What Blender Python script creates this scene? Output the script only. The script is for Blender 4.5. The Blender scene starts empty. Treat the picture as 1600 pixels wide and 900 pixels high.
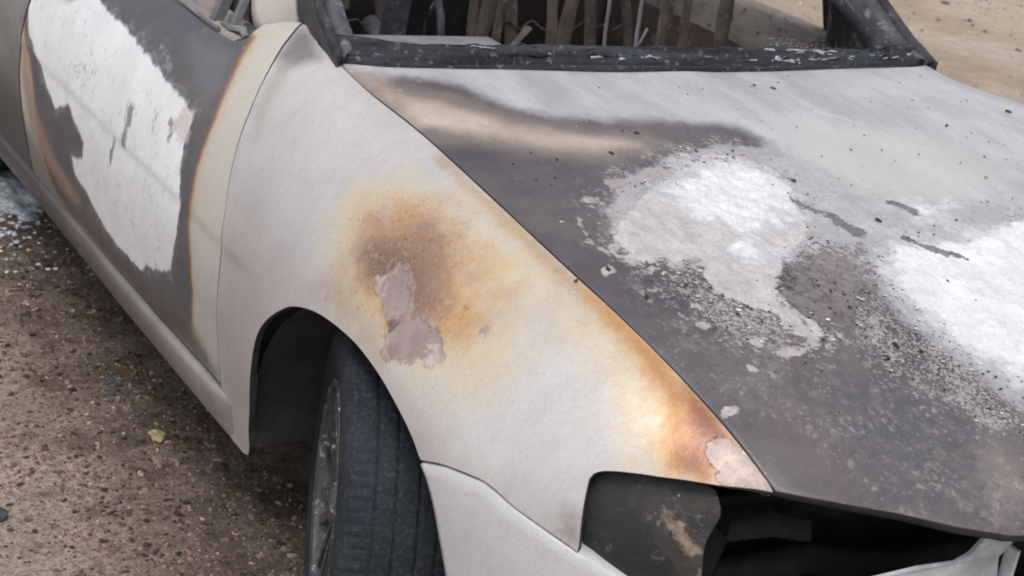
import bpy, bmesh, math, random
import numpy as np
from mathutils import Vector, Matrix, noise as mnoise
from mathutils.geometry import delaunay_2d_cdt

# ------------------------------------------------------------------ camera, sky, sun, exposure
scn = bpy.context.scene
R = math.radians
cam_d = bpy.data.cameras.new('camera'); cam = bpy.data.objects.new('camera', cam_d)
scn.collection.objects.link(cam); scn.camera = cam
CX, CY, CZ, YAW, PITCH, ROLL, FOC = 2.027, -1.990, 1.647, 2.5408, -.36976, .16413, 2600.
_f = Vector((math.cos(PITCH)*math.cos(YAW), math.cos(PITCH)*math.sin(YAW), math.sin(PITCH)))
_r = _f.cross(Vector((0, 0, 1))).normalized(); _u = _r.cross(_f)
_r2 = math.cos(ROLL)*_r + math.sin(ROLL)*_u; _u2 = -math.sin(ROLL)*_r + math.cos(ROLL)*_u
cam.matrix_world = Matrix(((_r2.x, _u2.x, -_f.x, CX), (_r2.y, _u2.y, -_f.y, CY), (_r2.z, _u2.z, -_f.z, CZ), (0, 0, 0, 1)))
cam_d.sensor_width = 36; cam_d.lens = FOC/1600*36; cam_d.clip_start = .05; cam_d.clip_end = 2000
cam_d.dof.use_dof = True; cam_d.dof.focus_distance = 2.55; cam_d.dof.aperture_fstop = 11.0

SUN_AZ, SUN_EL = R(-44), R(64)          # direction towards the sun, azimuth from +X
w = bpy.data.worlds.new("World"); scn.world = w; w.use_nodes = True
nt = w.node_tree; bg = nt.nodes['Background']
sky = nt.nodes.new('ShaderNodeTexSky'); sky.sky_type = 'NISHITA'; sky.sun_disc = False
sky.sun_elevation = SUN_EL; sky.sun_rotation = math.pi/2 - SUN_AZ
sky.air_density = 1.0; sky.dust_density = 2.0; sky.ozone_density = 1.0
hsv = nt.nodes.new('ShaderNodeHueSaturation'); hsv.inputs['Saturation'].default_value = .25
nt.links.new(sky.outputs[0], hsv.inputs['Color']); nt.links.new(hsv.outputs[0], bg.inputs[0])
bg.inputs[1].default_value = .14
sd = bpy.data.lights.new('sun', 'SUN'); sd.energy = 1.75; sd.angle = R(30); sd.color = (1, .985, .965)
sun = bpy.data.objects.new('sun', sd); scn.collection.objects.link(sun)
sdir = Vector((math.cos(SUN_EL)*math.cos(SUN_AZ), math.cos(SUN_EL)*math.sin(SUN_AZ), math.sin(SUN_EL)))
sun.rotation_euler = sdir.to_track_quat('Z', 'Y').to_euler(); sun.location = sdir*20
scn.view_settings.view_transform = 'Standard'; scn.view_settings.look = 'None'
scn.view_settings.gamma = 1; scn.view_settings.use_curve_mapping = False
scn.view_settings.exposure = 0.18
scn.render.engine = 'CYCLES'
scn.cycles.max_bounces = 6; scn.cycles.filter_width = 1.9

# ------------------------------------------------------------------ helpers
rnd = random.Random(7)
def tag(o, label=None, cat=None, group=None, kind=None):
    if label: o['label'] = label
    if cat: o['category'] = cat
    if group: o['group'] = group
    if kind: o['kind'] = kind
    return o
def empty(name, loc=(0, 0, 0), parent=None):
    o = bpy.data.objects.new(name, None); scn.collection.objects.link(o); o.location = loc; o.empty_display_size = .1
    if parent: o.parent = parent
    return o
def mesh_obj(name, verts, faces, mat=None, parent=None, smooth=True, attrs=None):
    me = bpy.data.meshes.new(name)
    me.from_pydata([tuple(map(float, v)) for v in verts], [], [tuple(int(i) for i in f) for f in faces])
    me.update()
    if smooth: me.polygons.foreach_set('use_smooth', [True]*len(me.polygons))
    if attrs:
        for k, a in attrs.items():
            at = me.attributes.new(k, 'FLOAT', 'POINT'); at.data.foreach_set('value', np.asarray(a, np.float32))
    o = bpy.data.objects.new(name, me); scn.collection.objects.link(o)
    if mat: me.materials.append(mat)
    if parent: o.parent = parent
    return o
def fix_normals(o):
    bm = bmesh.new(); bm.from_mesh(o.data); bmesh.ops.recalc_face_normals(bm, faces=bm.faces); bm.to_mesh(o.data); bm.free()
def lin(c): c = c/255.; return c/12.92 if c <= .04045 else ((c+.055)/1.055)**2.4
def C(r, g, b, k=.92): return (lin(r)*k, lin(g)*k, lin(b)*k, 1)

class MB:
    """collects boxes, bars, tubes and sheets, then links them as one mesh object"""
    def __init__(s): s.v = []; s.f = []
    def add(s, v, f):
        n = len(s.v); s.v += [tuple(p) for p in v]; s.f += [tuple(i+n for i in q) for q in f]
    def box(s, x0, x1, y0, y1, z0, z1, b=.004):
        x0, x1 = sorted((x0, x1)); y0, y1 = sorted((y0, y1)); z0, z1 = sorted((z0, z1))
        b = min(b, (x1-x0)*.3, (y1-y0)*.3, (z1-z0)*.3)
        bm = bmesh.new(); bmesh.ops.create_cube(bm, size=1)
        for q in bm.verts:
            q.co = Vector(((x0+x1)/2+q.co.x*(x1-x0), (y0+y1)/2+q.co.y*(y1-y0), (z0+z1)/2+q.co.z*(z1-z0)))
        bmesh.ops.bevel(bm, geom=bm.edges[:], offset=b, segments=2, affect='EDGES', profile=.6)
        bm.verts.index_update()
        s.add([q.co[:] for q in bm.verts], [[q.index for q in f.verts] for f in bm.faces]); bm.free()
    def tube(s, pts, r, n=10, squash=1.0, jitter=0):
        pts = [Vector(p) for p in pts]; base = len(s.v); rings = []
        for i, p in enumerate(pts):
            t = (pts[min(i+1, len(pts)-1)]-pts[max(i-1, 0)]).normalized()
            a = t.cross(Vector((0, 0, 1)) if abs(t.z) < .9 else Vector((1, 0, 0))).normalized(); b = a.cross(t)
            rr = r[i] if isinstance(r, (list, tuple)) else r
            ring = []
            for k in range(n):
                th = 2*math.pi*k/n; j = 1+jitter*(rnd.random()-.5)
                ring.append(len(s.v)); s.v.append(tuple(p+(a*math.cos(th)*squash+b*math.sin(th))*rr*j))
            rings.append(ring)
        for A, B in zip(rings, rings[1:]):
            for k in range(n): s.f.append((A[k], A[(k+1) % n], B[(k+1) % n], B[k]))
        s.f.append(tuple(reversed(rings[0]))); s.f.append(tuple(rings[-1]))
    def bar(s, a, b, wdir, w, t):
        """flat bar from a to b, width w along wdir, thickness t"""
        a, b = Vector(a), Vector(b); d = (b-a).normalized(); W = Vector(wdir); W = (W-d*W.dot(d)).normalized(); T = d.cross(W)
        v = [p+W*w/2*i+T*t/2*j for p in (a, b) for i, j in ((-1, -1), (1, -1), (1, 1), (-1, 1))]
        s.add(v, [(0, 1, 2, 3), (7, 6, 5, 4), (0, 4, 5, 1), (1, 5, 6, 2), (2, 6, 7, 3), (3, 7, 4, 0)])
    def build(s, name, mat, parent=None, smooth=True, rough=0, rs=20):
        o = mesh_obj(name, s.v, s.f, mat, parent, smooth)
        fix_normals(o)
        if rough: roughen(o, rough, rs)
        if smooth: o.data.set_sharp_from_angle(angle=R(40))
        return o
def roughen(o, amp, scale):
    for q in o.data.vertices:
        q.co += Vector(mnoise.noise_vector(q.co*scale))*amp

# ---- body shell: car forward +X, car left +Y, up +Z, origin under the front axle ----
VK = np.array([0, .35, .69, .765, .875, 1.02, 1.16, 1.37])
# station x, then (y,z) for: centre, mid hood, hood edge, crest, shoulder, swage, arch level, bottom
ST = [
(-3.6, 0,.93, .34,.93, .70,.92, .76,.895, .81,.80, .86,.62, .85,.45, .82,.235),
(-2.4, 0,.93, .36,.93, .745,.915, .79,.89, .855,.79, .895,.62, .885,.45, .84,.23),
(-1.6, 0,.93, .36,.93, .755,.91, .80,.885, .86,.79, .902,.615, .89,.45, .84,.225),
(-1.0, 0,.93, .36,.93, .755,.91, .80,.885, .86,.79, .902,.612, .89,.45, .842,.22),
(-.74, 0,.93, .36,.93, .745,.92, .795,.888, .858,.79, .902,.61, .89,.45, .842,.22),
(-.62, 0,.93, .36,.935, .71,.945, .765,.908, .845,.80, .901,.608, .89,.45, .842,.22),
(-.52, 0,.935, .36,.935, .707,.930, .765,.895, .845,.785, .900,.60, .89,.45, .842,.22),
(-.40, 0,.928, .355,.925, .700,.908, .762,.880, .845,.77, .897,.598, .89,.445, .845,.22),
(-.20, 0,.908, .35,.903, .687,.887, .755,.858, .842,.745, .893,.595, .888,.44, .845,.22),
(0.0, 0,.882, .345,.877, .675,.858, .745,.832, .838,.725, .890,.59, .886,.44, .845,.22),
(.20, 0,.853, .34,.847, .665,.828, .735,.803, .828,.705, .882,.59, .882,.44, .845,.22),
(.35, 0,.827, .335,.821, .652,.802, .718,.778, .808,.690, .868,.58, .872,.44, .84,.22),
(.48, 0,.799, .33,.793, .637,.770, .695,.745, .768,.677, .822,.575, .835,.44, .81,.22),
(.58, 0,.773, .325,.765, .624,.738, .667,.713, .715,.655, .758,.56, .77,.44, .75,.22),
(.68, 0,.742, .32,.732, .609,.693, .637,.672, .665,.625, .69,.54, .70,.44, .69,.22),
(.80, 0,.700, .31,.687, .590,.625, .605,.605, .62,.57, .63,.51, .64,.42, .63,.22),
(.92, 0,.648, .30,.632, .57,.55, .58,.53, .59,.50, .60,.45, .61,.38, .60,.22),
]
ST = np.array(ST)
def _hermite(xs, Y, x):
    # cubic with limited slopes along x; Y (n,k)
    h=np.diff(xs); d=np.diff(Y,axis=0)/h[:,None]
    m=np.zeros_like(Y)
    m[1:-1]=(d[:-1]*h[1:,None]+d[1:]*h[:-1,None])/(h[1:]+h[:-1])[:,None]
    m[0]=d[0]; m[-1]=d[-1]
    i=np.clip(np.searchsorted(xs,x)-1,0,len(xs)-2)
    t=((x-xs[i])/h[i])[:,None]; hh=h[i][:,None]
    t2=t*t;t3=t2*t
    return (2*t3-3*t2+1)*Y[i]+(t3-2*t2+t)*hh*m[i]+(-2*t3+3*t2)*Y[i+1]+(t3-t2)*hh*m[i+1]
def _dd(vk):
    # natural-spline second derivative operator (symmetric start: zero slope in z at centre)
    n=len(vk);A=np.zeros((n,n));B=np.zeros((n,n));h=np.diff(vk)
    A[0,0]=A[-1,-1]=1
    for i in range(1,n-1):
        A[i,i-1]=h[i-1];A[i,i]=2*(h[i-1]+h[i]);A[i,i+1]=h[i]
        B[i,i-1]=6/h[i-1];B[i,i]=-6/h[i-1]-6/h[i];B[i,i+1]=6/h[i]
    return np.linalg.solve(A,B)
_M=_dd(VK)
def smooth(t): t=np.clip(t,0,1); return t*t*(3-2*t)
def shell(x, v, side=-1):
    """x, v arrays (v>=0 measured from the centreline over the panel) -> xyz; side -1 = car right"""
    x=np.atleast_1d(np.asarray(x,float)); v=np.atleast_1d(np.asarray(v,float)); sg=np.where(v<0,-1.,1.); a=np.abs(v)
    K=_hermite(ST[:,0],ST[:,1:],np.clip(x,-3.6,.92))
    Y=K[:,0::2];Z=K[:,1::2]
    i=np.clip(np.searchsorted(VK,a)-1,0,len(VK)-2)
    h=(VK[i+1]-VK[i]); A=(VK[i+1]-a)/h; Bq=(a-VK[i])/h
    r=np.arange(len(x)); out=[]
    for Q in (Y,Z):
        S=Q@_M.T
        out.append(A*Q[r,i]+Bq*Q[r,i+1]+((A**3-A)*S[r,i]+(Bq**3-Bq)*S[r,i+1])*h*h/6)
    y,z=out
    # swage crease on doors and rear of the fender: the skin below it steps in a little
    f=smooth((-.30-x)/.12); t=(a-1.02)
    y=y-f*.0030*smooth(t/.012+.5)*np.exp(-np.maximum(t,0)/.12)
    Yw=side*sg*y
    # the left flank sits a little higher and wider (the body is slightly racked)
    lf=smooth((x+.52)/.45)*smooth(Yw/.62)
    return np.stack([x,Yw+.015*lf,z+.048*lf],-1)

DOM = {
 'gap': [(-0.648, 0.668), (-0.619, 0.723), (-0.604, 0.757), (-0.582, 0.796), (-0.565, 0.826), (-0.55, 0.851), (-0.538, 0.875), (-0.517, 0.913), (-0.499, 0.942), (-0.477, 0.98), (-0.462, 1.034), (-0.459, 1.077), (-0.463, 1.113), (-0.468, 1.157), (-0.471, 1.201), (-0.48, 1.276)],
 'arch': [(-0.365, 1.359), (-0.36, 1.312), (-0.34, 1.254), (-0.326, 1.2), (-0.311, 1.148), (-0.291, 1.101), (-0.263, 1.066), (-0.22, 1.031), (-0.173, 1.003), (-0.094, 0.979), (0.011, 0.97), (0.1, 0.982), (0.169, 1.005), (0.227, 1.031), (0.257, 1.05)],
 'arch_low': [(0.257, 1.05), (0.283, 1.07), (0.305, 1.092), (0.331, 1.136), (0.349, 1.175)],
 'joint': [(0.257, 1.05), (0.313, 1.024), (0.382, 1.007), (0.439, 1.019), (0.482, 1.026), (0.531, 1.035)],
 'lampedge': [(0.531, 1.035), (0.524, 1.002), (0.515, 0.965), (0.507, 0.933), (0.502, 0.911), (0.506, 0.895), (0.52, 0.881), (0.545, 0.862), (0.577, 0.836), (0.628, 0.78), (0.671, 0.696)],
 'hoodrear': [(-0.476, 0.697), (-0.436, 0.609), (-0.419, 0.507), (-0.42, 0.318), (-0.411, 0.112)],
 'hoodfront': [(0.672, 0.694), (0.693, 0.642), (0.712, 0.596), (0.751, 0.508), (0.793, 0.433), (0.816, 0.387), (0.829, 0.354)],
 'h_light': [(-0.524, 0.708), (-0.439, 0.673), (-0.413, 0.635), (-0.39, 0.573), (-0.349, 0.523), (-0.263, 0.489), (-0.217, 0.43), (-0.202, 0.309), (-0.19, 0.179), (-0.165, 0.068), (-0.113, 0.049), (-0.028, 0.079), (0.082, 0.14), (0.159, 0.21), (0.244, 0.241), (0.247, 0.146), (0.321, 0.157), (0.4, 0.203), (0.478, 0.208), (0.561, 0.18), (0.649, 0.168), (0.4, -0.25), (0.45, -0.8), (-0.8, -0.8), (-0.8, 0.8)],
 'h_halo': [(-0.444, 0.683), (-0.386, 0.625), (-0.31, 0.547), (-0.218, 0.505), (-0.172, 0.408), (-0.144, 0.281), (-0.097, 0.246), (-0.05, 0.425), (-0.073, 0.536), (-0.119, 0.617), (-0.156, 0.678), (-0.215, 0.704), (-0.315, 0.694), (-0.406, 0.693)],
 'h_peach': [(-0.33, 0.649), (-0.294, 0.606), (-0.236, 0.568), (-0.188, 0.524), (-0.155, 0.445), (-0.137, 0.366), (-0.109, 0.319), (-0.09, 0.411), (-0.106, 0.515), (-0.15, 0.597), (-0.195, 0.642), (-0.221, 0.682), (-0.272, 0.679)],
 'h_peach2': [(-0.439, 0.673), (-0.412, 0.649), (-0.34, 0.646), (-0.278, 0.675), (-0.226, 0.691), (-0.299, 0.689), (-0.376, 0.683), (-0.445, 0.686)],
 'h_cream': [(-0.186, -0.085), (-0.138, -0.137), (-0.097, -0.256), (-0.008, -0.335), (0.096, -0.351), (0.151, -0.253), (0.141, -0.14), (0.139, -0.022), (0.096, 0.014), (0.003, 0.009), (-0.082, -0.016)],
 'h_midgrey': [(-0.025, 0.378), (-0.069, 0.267), (-0.097, 0.148), (-0.076, 0.063), (0.0, 0.037), (0.082, 0.032), (0.132, -0.014), (0.173, -0.096), (0.189, -0.31), (0.3, -0.5), (0.25, -0.252), (0.301, -0.051), (0.317, 0.054), (0.354, 0.173), (0.309, 0.243), (0.265, 0.299), (0.304, 0.435), (0.241, 0.499), (0.189, 0.581), (0.101, 0.543)],
 'h_ash': [(-0.028, 0.29), (0.04, 0.394), (0.077, 0.451), (0.109, 0.493), (0.144, 0.543), (0.179, 0.576), (0.23, 0.584), (0.249, 0.563), (0.25, 0.524), (0.258, 0.474), (0.319, 0.501), (0.352, 0.499), (0.376, 0.478), (0.392, 0.45), (0.419, 0.442), (0.448, 0.444), (0.472, 0.437), (0.463, 0.392), (0.43, 0.378), (0.413, 0.395), (0.379, 0.396), (0.347, 0.388), (0.289, 0.33), (0.242, 0.259), (0.222, 0.219), (0.163, 0.175), (0.112, 0.158), (0.061, 0.119), (-0.002, 0.107), (-0.055, 0.152), (-0.065, 0.214)],
 'h_white': [(0.01, 0.304), (-0.037, 0.222), (-0.022, 0.163), (0.019, 0.132), (0.065, 0.13), (0.121, 0.171), (0.166, 0.237), (0.192, 0.305), (0.168, 0.352), (0.137, 0.386), (0.094, 0.4), (0.054, 0.381)],
 'h_white2': [(0.211, 0.36), (0.206, 0.323), (0.23, 0.312), (0.254, 0.336), (0.256, 0.377), (0.237, 0.384)],
 'h_white3': [(0.299, 0.112), (0.273, 0.027), (0.271, -0.08), (0.246, -0.195), (0.239, -0.262), (0.3, -0.3), (0.44, -0.28), (0.597, 0.103), (0.56, 0.123), (0.517, 0.148), (0.447, 0.157), (0.374, 0.15)],
 'h_white4': [(0.161, -0.066), (0.151, -0.117), (0.165, -0.146), (0.189, -0.112), (0.19, -0.06)],
 'h_greyband': [(0.17, -0.137), (0.188, -0.249), (0.215, -0.285), (0.241, -0.26), (0.235, -0.174), (0.215, -0.117)],
 'h_cluster': [(0.331, 0.352), (0.27, 0.261), (0.234, 0.212), (0.251, 0.192), (0.264, 0.138), (0.35, 0.203), (0.394, 0.249), (0.43, 0.338), (0.424, 0.395), (0.391, 0.4)],
 'h_gravel': [(0.256, 0.522), (0.267, 0.475), (0.325, 0.501), (0.381, 0.482), (0.395, 0.449), (0.43, 0.444), (0.468, 0.454), (0.467, 0.51), (0.446, 0.543), (0.397, 0.562), (0.348, 0.57), (0.283, 0.561)],
 'h_gravel2': [(0.337, 0.172), (0.404, 0.178), (0.482, 0.184), (0.549, 0.168), (0.616, 0.132), (0.692, 0.209), (0.659, 0.256), (0.603, 0.292), (0.546, 0.328), (0.462, 0.327), (0.379, 0.238)],
 'h_flake1': [(0.444, 0.543), (0.443, 0.515), (0.446, 0.496), (0.46, 0.515), (0.474, 0.517), (0.466, 0.532), (0.456, 0.54)],
 'h_flake2': [(0.479, 0.506), (0.474, 0.467), (0.483, 0.447), (0.495, 0.47), (0.493, 0.502), (0.483, 0.514)],
 'h_flake3': [(0.397, 0.593), (0.398, 0.573), (0.41, 0.571), (0.414, 0.591)],
 'h_flake4': [(0.349, 0.565), (0.358, 0.552), (0.376, 0.557), (0.368, 0.567)],
 'h_flake5': [(0.548, 0.676), (0.551, 0.648), (0.562, 0.645), (0.564, 0.671), (0.561, 0.689)],
 'h_flake6': [(0.243, 0.646), (0.235, 0.626), (0.256, 0.626), (0.258, 0.641), (0.264, 0.655)],
 'h_dots': [(0.504, 0.57)],
 'h_dot2': [(0.536, 0.622)],
 'h_dot3': [(0.068, 0.547)],
 'h_ringl': [(0.113, 0.596), (0.148, 0.609), (0.18, 0.616), (0.207, 0.611), (0.222, 0.608)],
 'h_ringb': [(0.08, 0.528), (0.096, 0.525), (0.083, 0.503), (0.116, 0.511), (0.137, 0.505)],
 'h_ringdark': [(0.125, 0.572), (0.13, 0.548), (0.176, 0.574), (0.181, 0.599)],
 'h_smear1': [(-0.012, 0.395), (-0.022, 0.341), (-0.029, 0.302), (-0.001, 0.356), (0.005, 0.393)],
 'h_smear2': [(0.011, 0.476), (0.002, 0.441), (0.02, 0.429), (0.035, 0.457), (0.032, 0.482)],
 'h_smear3': [(0.062, 0.558), (0.058, 0.532), (0.075, 0.528), (0.08, 0.55)],
 'h_crack1': [(0.106, 0.156), (0.133, 0.144), (0.157, 0.122), (0.175, 0.112), (0.215, 0.118), (0.232, 0.111)],
 'h_crack1b': [(0.159, 0.12), (0.195, 0.118), (0.217, 0.105)],
 'h_crack2': [(0.136, -0.043), (0.151, -0.059), (0.173, -0.059)],
 'h_crack3': [(0.243, 0.026), (0.273, 0.012), (0.301, -0.013), (0.315, -0.042)],
 'h_crack4': [(-0.022, 0.328), (-0.019, 0.292), (-0.04, 0.254), (-0.047, 0.228), (-0.046, 0.159)],
 'h_crack5': [(0.451, 0.534), (0.442, 0.489), (0.448, 0.463), (0.467, 0.454)],
 'h_crack6': [(0.477, 0.442), (0.487, 0.415), (0.504, 0.402)],
 'h_brown': [(0.697, 0.308), (0.694, 0.265), (0.732, 0.253), (0.793, 0.319), (0.791, 0.365), (0.754, 0.352)],
 'h_mauve': [(0.567, 0.621), (0.676, 0.502), (0.725, 0.463), (0.695, 0.58), (0.646, 0.628)],
 'h_blue': [(0.557, 0.438), (0.63, 0.279), (0.749, 0.371), (0.736, 0.495), (0.655, 0.508)],
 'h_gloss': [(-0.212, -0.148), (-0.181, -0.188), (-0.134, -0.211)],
 'h_darkcorner': [(-0.215, 0.704), (-0.163, 0.638), (-0.104, 0.578), (-0.054, 0.422), (-0.059, 0.288), (0.003, 0.398), (0.044, 0.516), (0.109, 0.597), (0.166, 0.659), (0.141, 0.677), (-0.018, 0.68)],
 'f_halo': [(-0.171, 0.822), (-0.099, 0.77), (-0.006, 0.734), (0.11, 0.736), (0.215, 0.759), (0.294, 0.801), (0.315, 0.859), (0.287, 0.897), (0.232, 0.922), (0.14, 0.958), (0.033, 0.947), (-0.06, 0.939), (-0.13, 0.909), (-0.162, 0.865)],
 'f_orange': [(-0.106, 0.827), (-0.053, 0.784), (0.047, 0.775), (0.148, 0.795), (0.217, 0.816), (0.227, 0.849), (0.19, 0.869), (0.135, 0.911), (0.044, 0.917), (-0.034, 0.904), (-0.097, 0.874)],
 'f_brown': [(-0.088, 0.865), (-0.074, 0.827), (-0.02, 0.797), (0.039, 0.792), (0.111, 0.815), (0.144, 0.85), (0.128, 0.882), (0.067, 0.884), (0.005, 0.88), (-0.049, 0.881)],
 'f_darkcore': [(-0.062, 0.868), (-0.041, 0.845), (0.013, 0.83), (0.071, 0.835), (0.109, 0.854), (0.114, 0.879), (0.062, 0.877), (0.005, 0.875)],
 'f_patch1': [(0.021, 0.881), (0.017, 0.862), (0.023, 0.849), (0.042, 0.846), (0.071, 0.861), (0.093, 0.877), (0.086, 0.894), (0.059, 0.903)],
 'f_patch2': [(0.087, 0.904), (0.103, 0.885), (0.119, 0.873), (0.153, 0.871), (0.187, 0.877), (0.192, 0.884), (0.175, 0.902), (0.152, 0.928), (0.117, 0.947), (0.094, 0.948), (0.088, 0.925)],
 'f_pinkrim': [(-0.014, 0.88), (0.004, 0.868), (0.015, 0.852), (0.023, 0.845), (0.039, 0.845), (0.026, 0.854), (0.021, 0.868), (0.023, 0.882), (0.037, 0.895), (0.025, 0.895), (0.003, 0.888)],
 'f_pale': [(0.162, 0.895), (0.188, 0.878), (0.209, 0.892), (0.205, 0.911), (0.187, 0.921), (0.17, 0.914)],
 'f_dkspot': [(0.062, 0.908), (0.078, 0.899), (0.092, 0.9), (0.087, 0.916), (0.073, 0.917)],
 'f_edge_y': [(0.034, 0.701), (0.13, 0.693), (0.243, 0.69), (0.388, 0.687), (0.53, 0.692), (0.613, 0.69), (0.673, 0.695), (0.625, 0.797), (0.563, 0.846), (0.525, 0.849), (0.483, 0.804), (0.443, 0.775), (0.374, 0.762), (0.265, 0.761), (0.158, 0.744)],
 'f_edge_o': [(0.252, 0.697), (0.334, 0.69), (0.39, 0.689), (0.476, 0.691), (0.546, 0.695), (0.609, 0.693), (0.62, 0.746), (0.607, 0.8), (0.575, 0.832), (0.542, 0.816), (0.519, 0.768), (0.484, 0.736), (0.419, 0.725), (0.333, 0.712)],
 'f_edge_r': [(0.499, 0.694), (0.546, 0.695), (0.596, 0.693), (0.607, 0.742), (0.61, 0.796), (0.589, 0.813), (0.568, 0.799), (0.551, 0.744), (0.53, 0.717)],
 'f_nose': [(0.573, 0.742), (0.581, 0.729), (0.583, 0.711), (0.598, 0.695), (0.63, 0.688), (0.675, 0.694), (0.642, 0.766), (0.615, 0.791), (0.611, 0.765), (0.595, 0.769), (0.582, 0.759)],
 'f_smudge': [(0.506, 1.016), (0.504, 0.981), (0.515, 0.982), (0.528, 1.022)],
 'f_top': [(-0.588, 0.765), (-0.617, 0.701), (-0.592, 0.699), (-0.522, 0.721), (-0.536, 0.746), (-0.556, 0.769)],
 'f_gapstain': [(-0.537, 0.845), (-0.566, 0.79), (-0.562, 0.756), (-0.525, 0.794), (-0.501, 0.841), (-0.492, 0.871)],
 'f_mauve': [(-0.121, 0.947), (-0.104, 0.886), (-0.03, 0.892), (0.072, 0.925), (0.087, 0.964), (0.004, 0.962), (-0.084, 0.962)],
 'f_dots': [(0.178, 0.83)],
 'f_dotw': [(0.233, 0.838)],
 'f_dot2': [(0.223, 0.941)],
 'f_dot3': [(-0.092, 0.948)],
 'f_dot4': [(-0.097, 0.899)],
 'd_soot': [(-0.698, 0.755), (-0.675, 0.813), (-0.654, 0.861), (-0.64, 0.901), (-0.636, 0.932), (-0.631, 0.968), (-0.62, 1.003), (-0.619, 1.036), (-0.597, 1.087), (-0.593, 1.145), (-0.615, 1.214), (-0.671, 1.26), (-0.835, 1.276), (-0.984, 1.27), (-1.189, 1.269), (-1.325, 1.274), (-1.462, 1.265), (-1.532, 1.217), (-1.55, 1.153), (-1.572, 1.069), (-1.616, 1.018), (-1.693, 0.964), (-1.62, 0.72), (-1.4, 0.7), (-0.9, 0.7), (-0.75, 0.72)],
 'd_white': [(-1.875, 0.901), (-1.688, 0.938), (-1.624, 0.993), (-1.512, 1.029), (-1.407, 1.075), (-1.321, 1.043), (-1.272, 1.062), (-1.21, 1.084), (-1.219, 1.119), (-1.302, 1.136), (-1.292, 1.171), (-1.209, 1.183), (-1.151, 1.208), (-1.049, 1.228), (-0.942, 1.227), (-0.892, 1.225), (-0.842, 1.199), (-0.8, 1.193), (-0.702, 1.156), (-0.663, 1.077), (-0.66, 1.022), (-0.704, 0.946), (-0.708, 0.904), (-0.799, 0.89), (-0.939, 0.878), (-1.089, 0.865), (-1.263, 0.858), (-1.489, 0.841)],
 'd_mark1': [(-0.971, 0.961), (-0.964, 0.985), (-0.968, 1.012)],
 'd_mark2': [(-1.024, 1.033), (-1.039, 1.065)],
 'd_mark3': [(-0.85, 0.938), (-0.841, 0.962)],
 'd_mark4': [(-0.775, 0.93), (-0.764, 0.952)],
 'd_mark5': [(-0.804, 1.196), (-0.787, 1.173)],
 'd_pinkr': [(-0.775, 0.93), (-0.747, 0.898), (-0.707, 0.905), (-0.694, 0.945), (-0.722, 0.951)],
 'd_peachl': [(-1.665, 1.008), (-1.622, 1.032), (-1.582, 1.071), (-1.539, 1.124), (-1.468, 1.169), (-1.356, 1.202), (-1.262, 1.222), (-1.319, 1.247), (-1.439, 1.243), (-1.546, 1.207), (-1.625, 1.162), (-1.646, 1.101), (-1.666, 1.055)],
 'd_brownb': [(-1.249, 1.193), (-1.121, 1.216), (-0.97, 1.239), (-0.781, 1.23), (-0.608, 1.223), (-0.55, 1.242), (-0.5, 1.268), (-0.564, 1.284), (-0.696, 1.283), (-0.876, 1.286), (-1.07, 1.283), (-1.232, 1.269)],
 'd_scuff': [(-0.957, 0.848), (-0.899, 0.855), (-0.859, 0.867), (-0.896, 0.866)],
 'd_grey2': [(-0.858, 0.8), (-0.716, 0.789), (-0.656, 0.856), (-0.68, 0.89), (-0.774, 0.856)],
 'r_light': [(-1.865, 1.001), (-1.751, 1.025), (-1.719, 1.133), (-1.827, 1.177), (-1.996, 1.165)],
 'chipdark': [(-0.148, 0.299), (-0.076, 0.401), (0.249, 0.637), (0.047, 0.104), (-0.338, -0.109), (-0.321, -0.142), (-0.214, -0.151), (-0.149, -0.062), (-0.095, -0.301), (-0.005, -0.233), (0.005, -0.167), (-0.086, -0.371), (0.051, 0.005), (0.075, -0.004), (0.068, 0.315), (0.039, 0.349), (-0.158, 0.305), (-0.037, -0.172), (0.009, -0.429), (0.058, -0.39), (0.043, -0.29), (-0.312, -0.451), (-0.362, -0.554), (-0.387, -0.232), (-0.174, 0.001), (-0.335, 0.076), (-0.321, 0.03), (-0.226, 0.018), (-0.096, -0.179), (-0.032, -0.026), (0.248, 0.019), (0.158, -0.158), (0.372, 0.048), (0.425, 0.035), (0.311, 0.033), (0.191, 0.036), (0.193, 0.195), (0.386, 0.39), (0.529, 0.459), (0.503, 0.454), (0.507, 0.316), (0.497, 0.281), (0.516, 0.246), (0.52, 0.322), (0.609, 0.175), (0.602, 0.488), (0.639, 0.228), (-0.113, -0.556), (-0.036, -0.376), (0.5, 0.676), (0.326, 0.625), (0.256, 0.7), (-0.062, 0.518), (-0.151, 0.186), (-0.121, 0.131), (-0.049, -0.109), (-0.226, -0.304), (-0.163, -0.392)],
 'l_strip': [(0.559, 0.887), (0.574, 0.867), (0.6, 0.889), (0.628, 0.903), (0.654, 0.931), (0.678, 0.98), (0.663, 1.005), (0.635, 0.967), (0.609, 0.95), (0.59, 0.928), (0.571, 0.906)],
 'l_dark': [(0.578, 0.858), (0.68, 0.729), (0.736, 0.903), (0.683, 0.981), (0.658, 0.927), (0.63, 0.894), (0.602, 0.88)],
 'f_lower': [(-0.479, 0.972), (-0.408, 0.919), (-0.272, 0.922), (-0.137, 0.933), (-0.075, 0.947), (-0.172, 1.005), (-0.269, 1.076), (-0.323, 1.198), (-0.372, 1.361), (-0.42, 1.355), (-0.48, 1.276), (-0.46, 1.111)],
 'f_edge_n': [(-0.125, 0.697), (0.021, 0.693), (0.246, 0.692), (0.39, 0.689), (0.461, 0.69), (0.461, 0.708), (0.398, 0.713), (0.267, 0.719), (0.054, 0.719), (-0.108, 0.714)],
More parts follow.
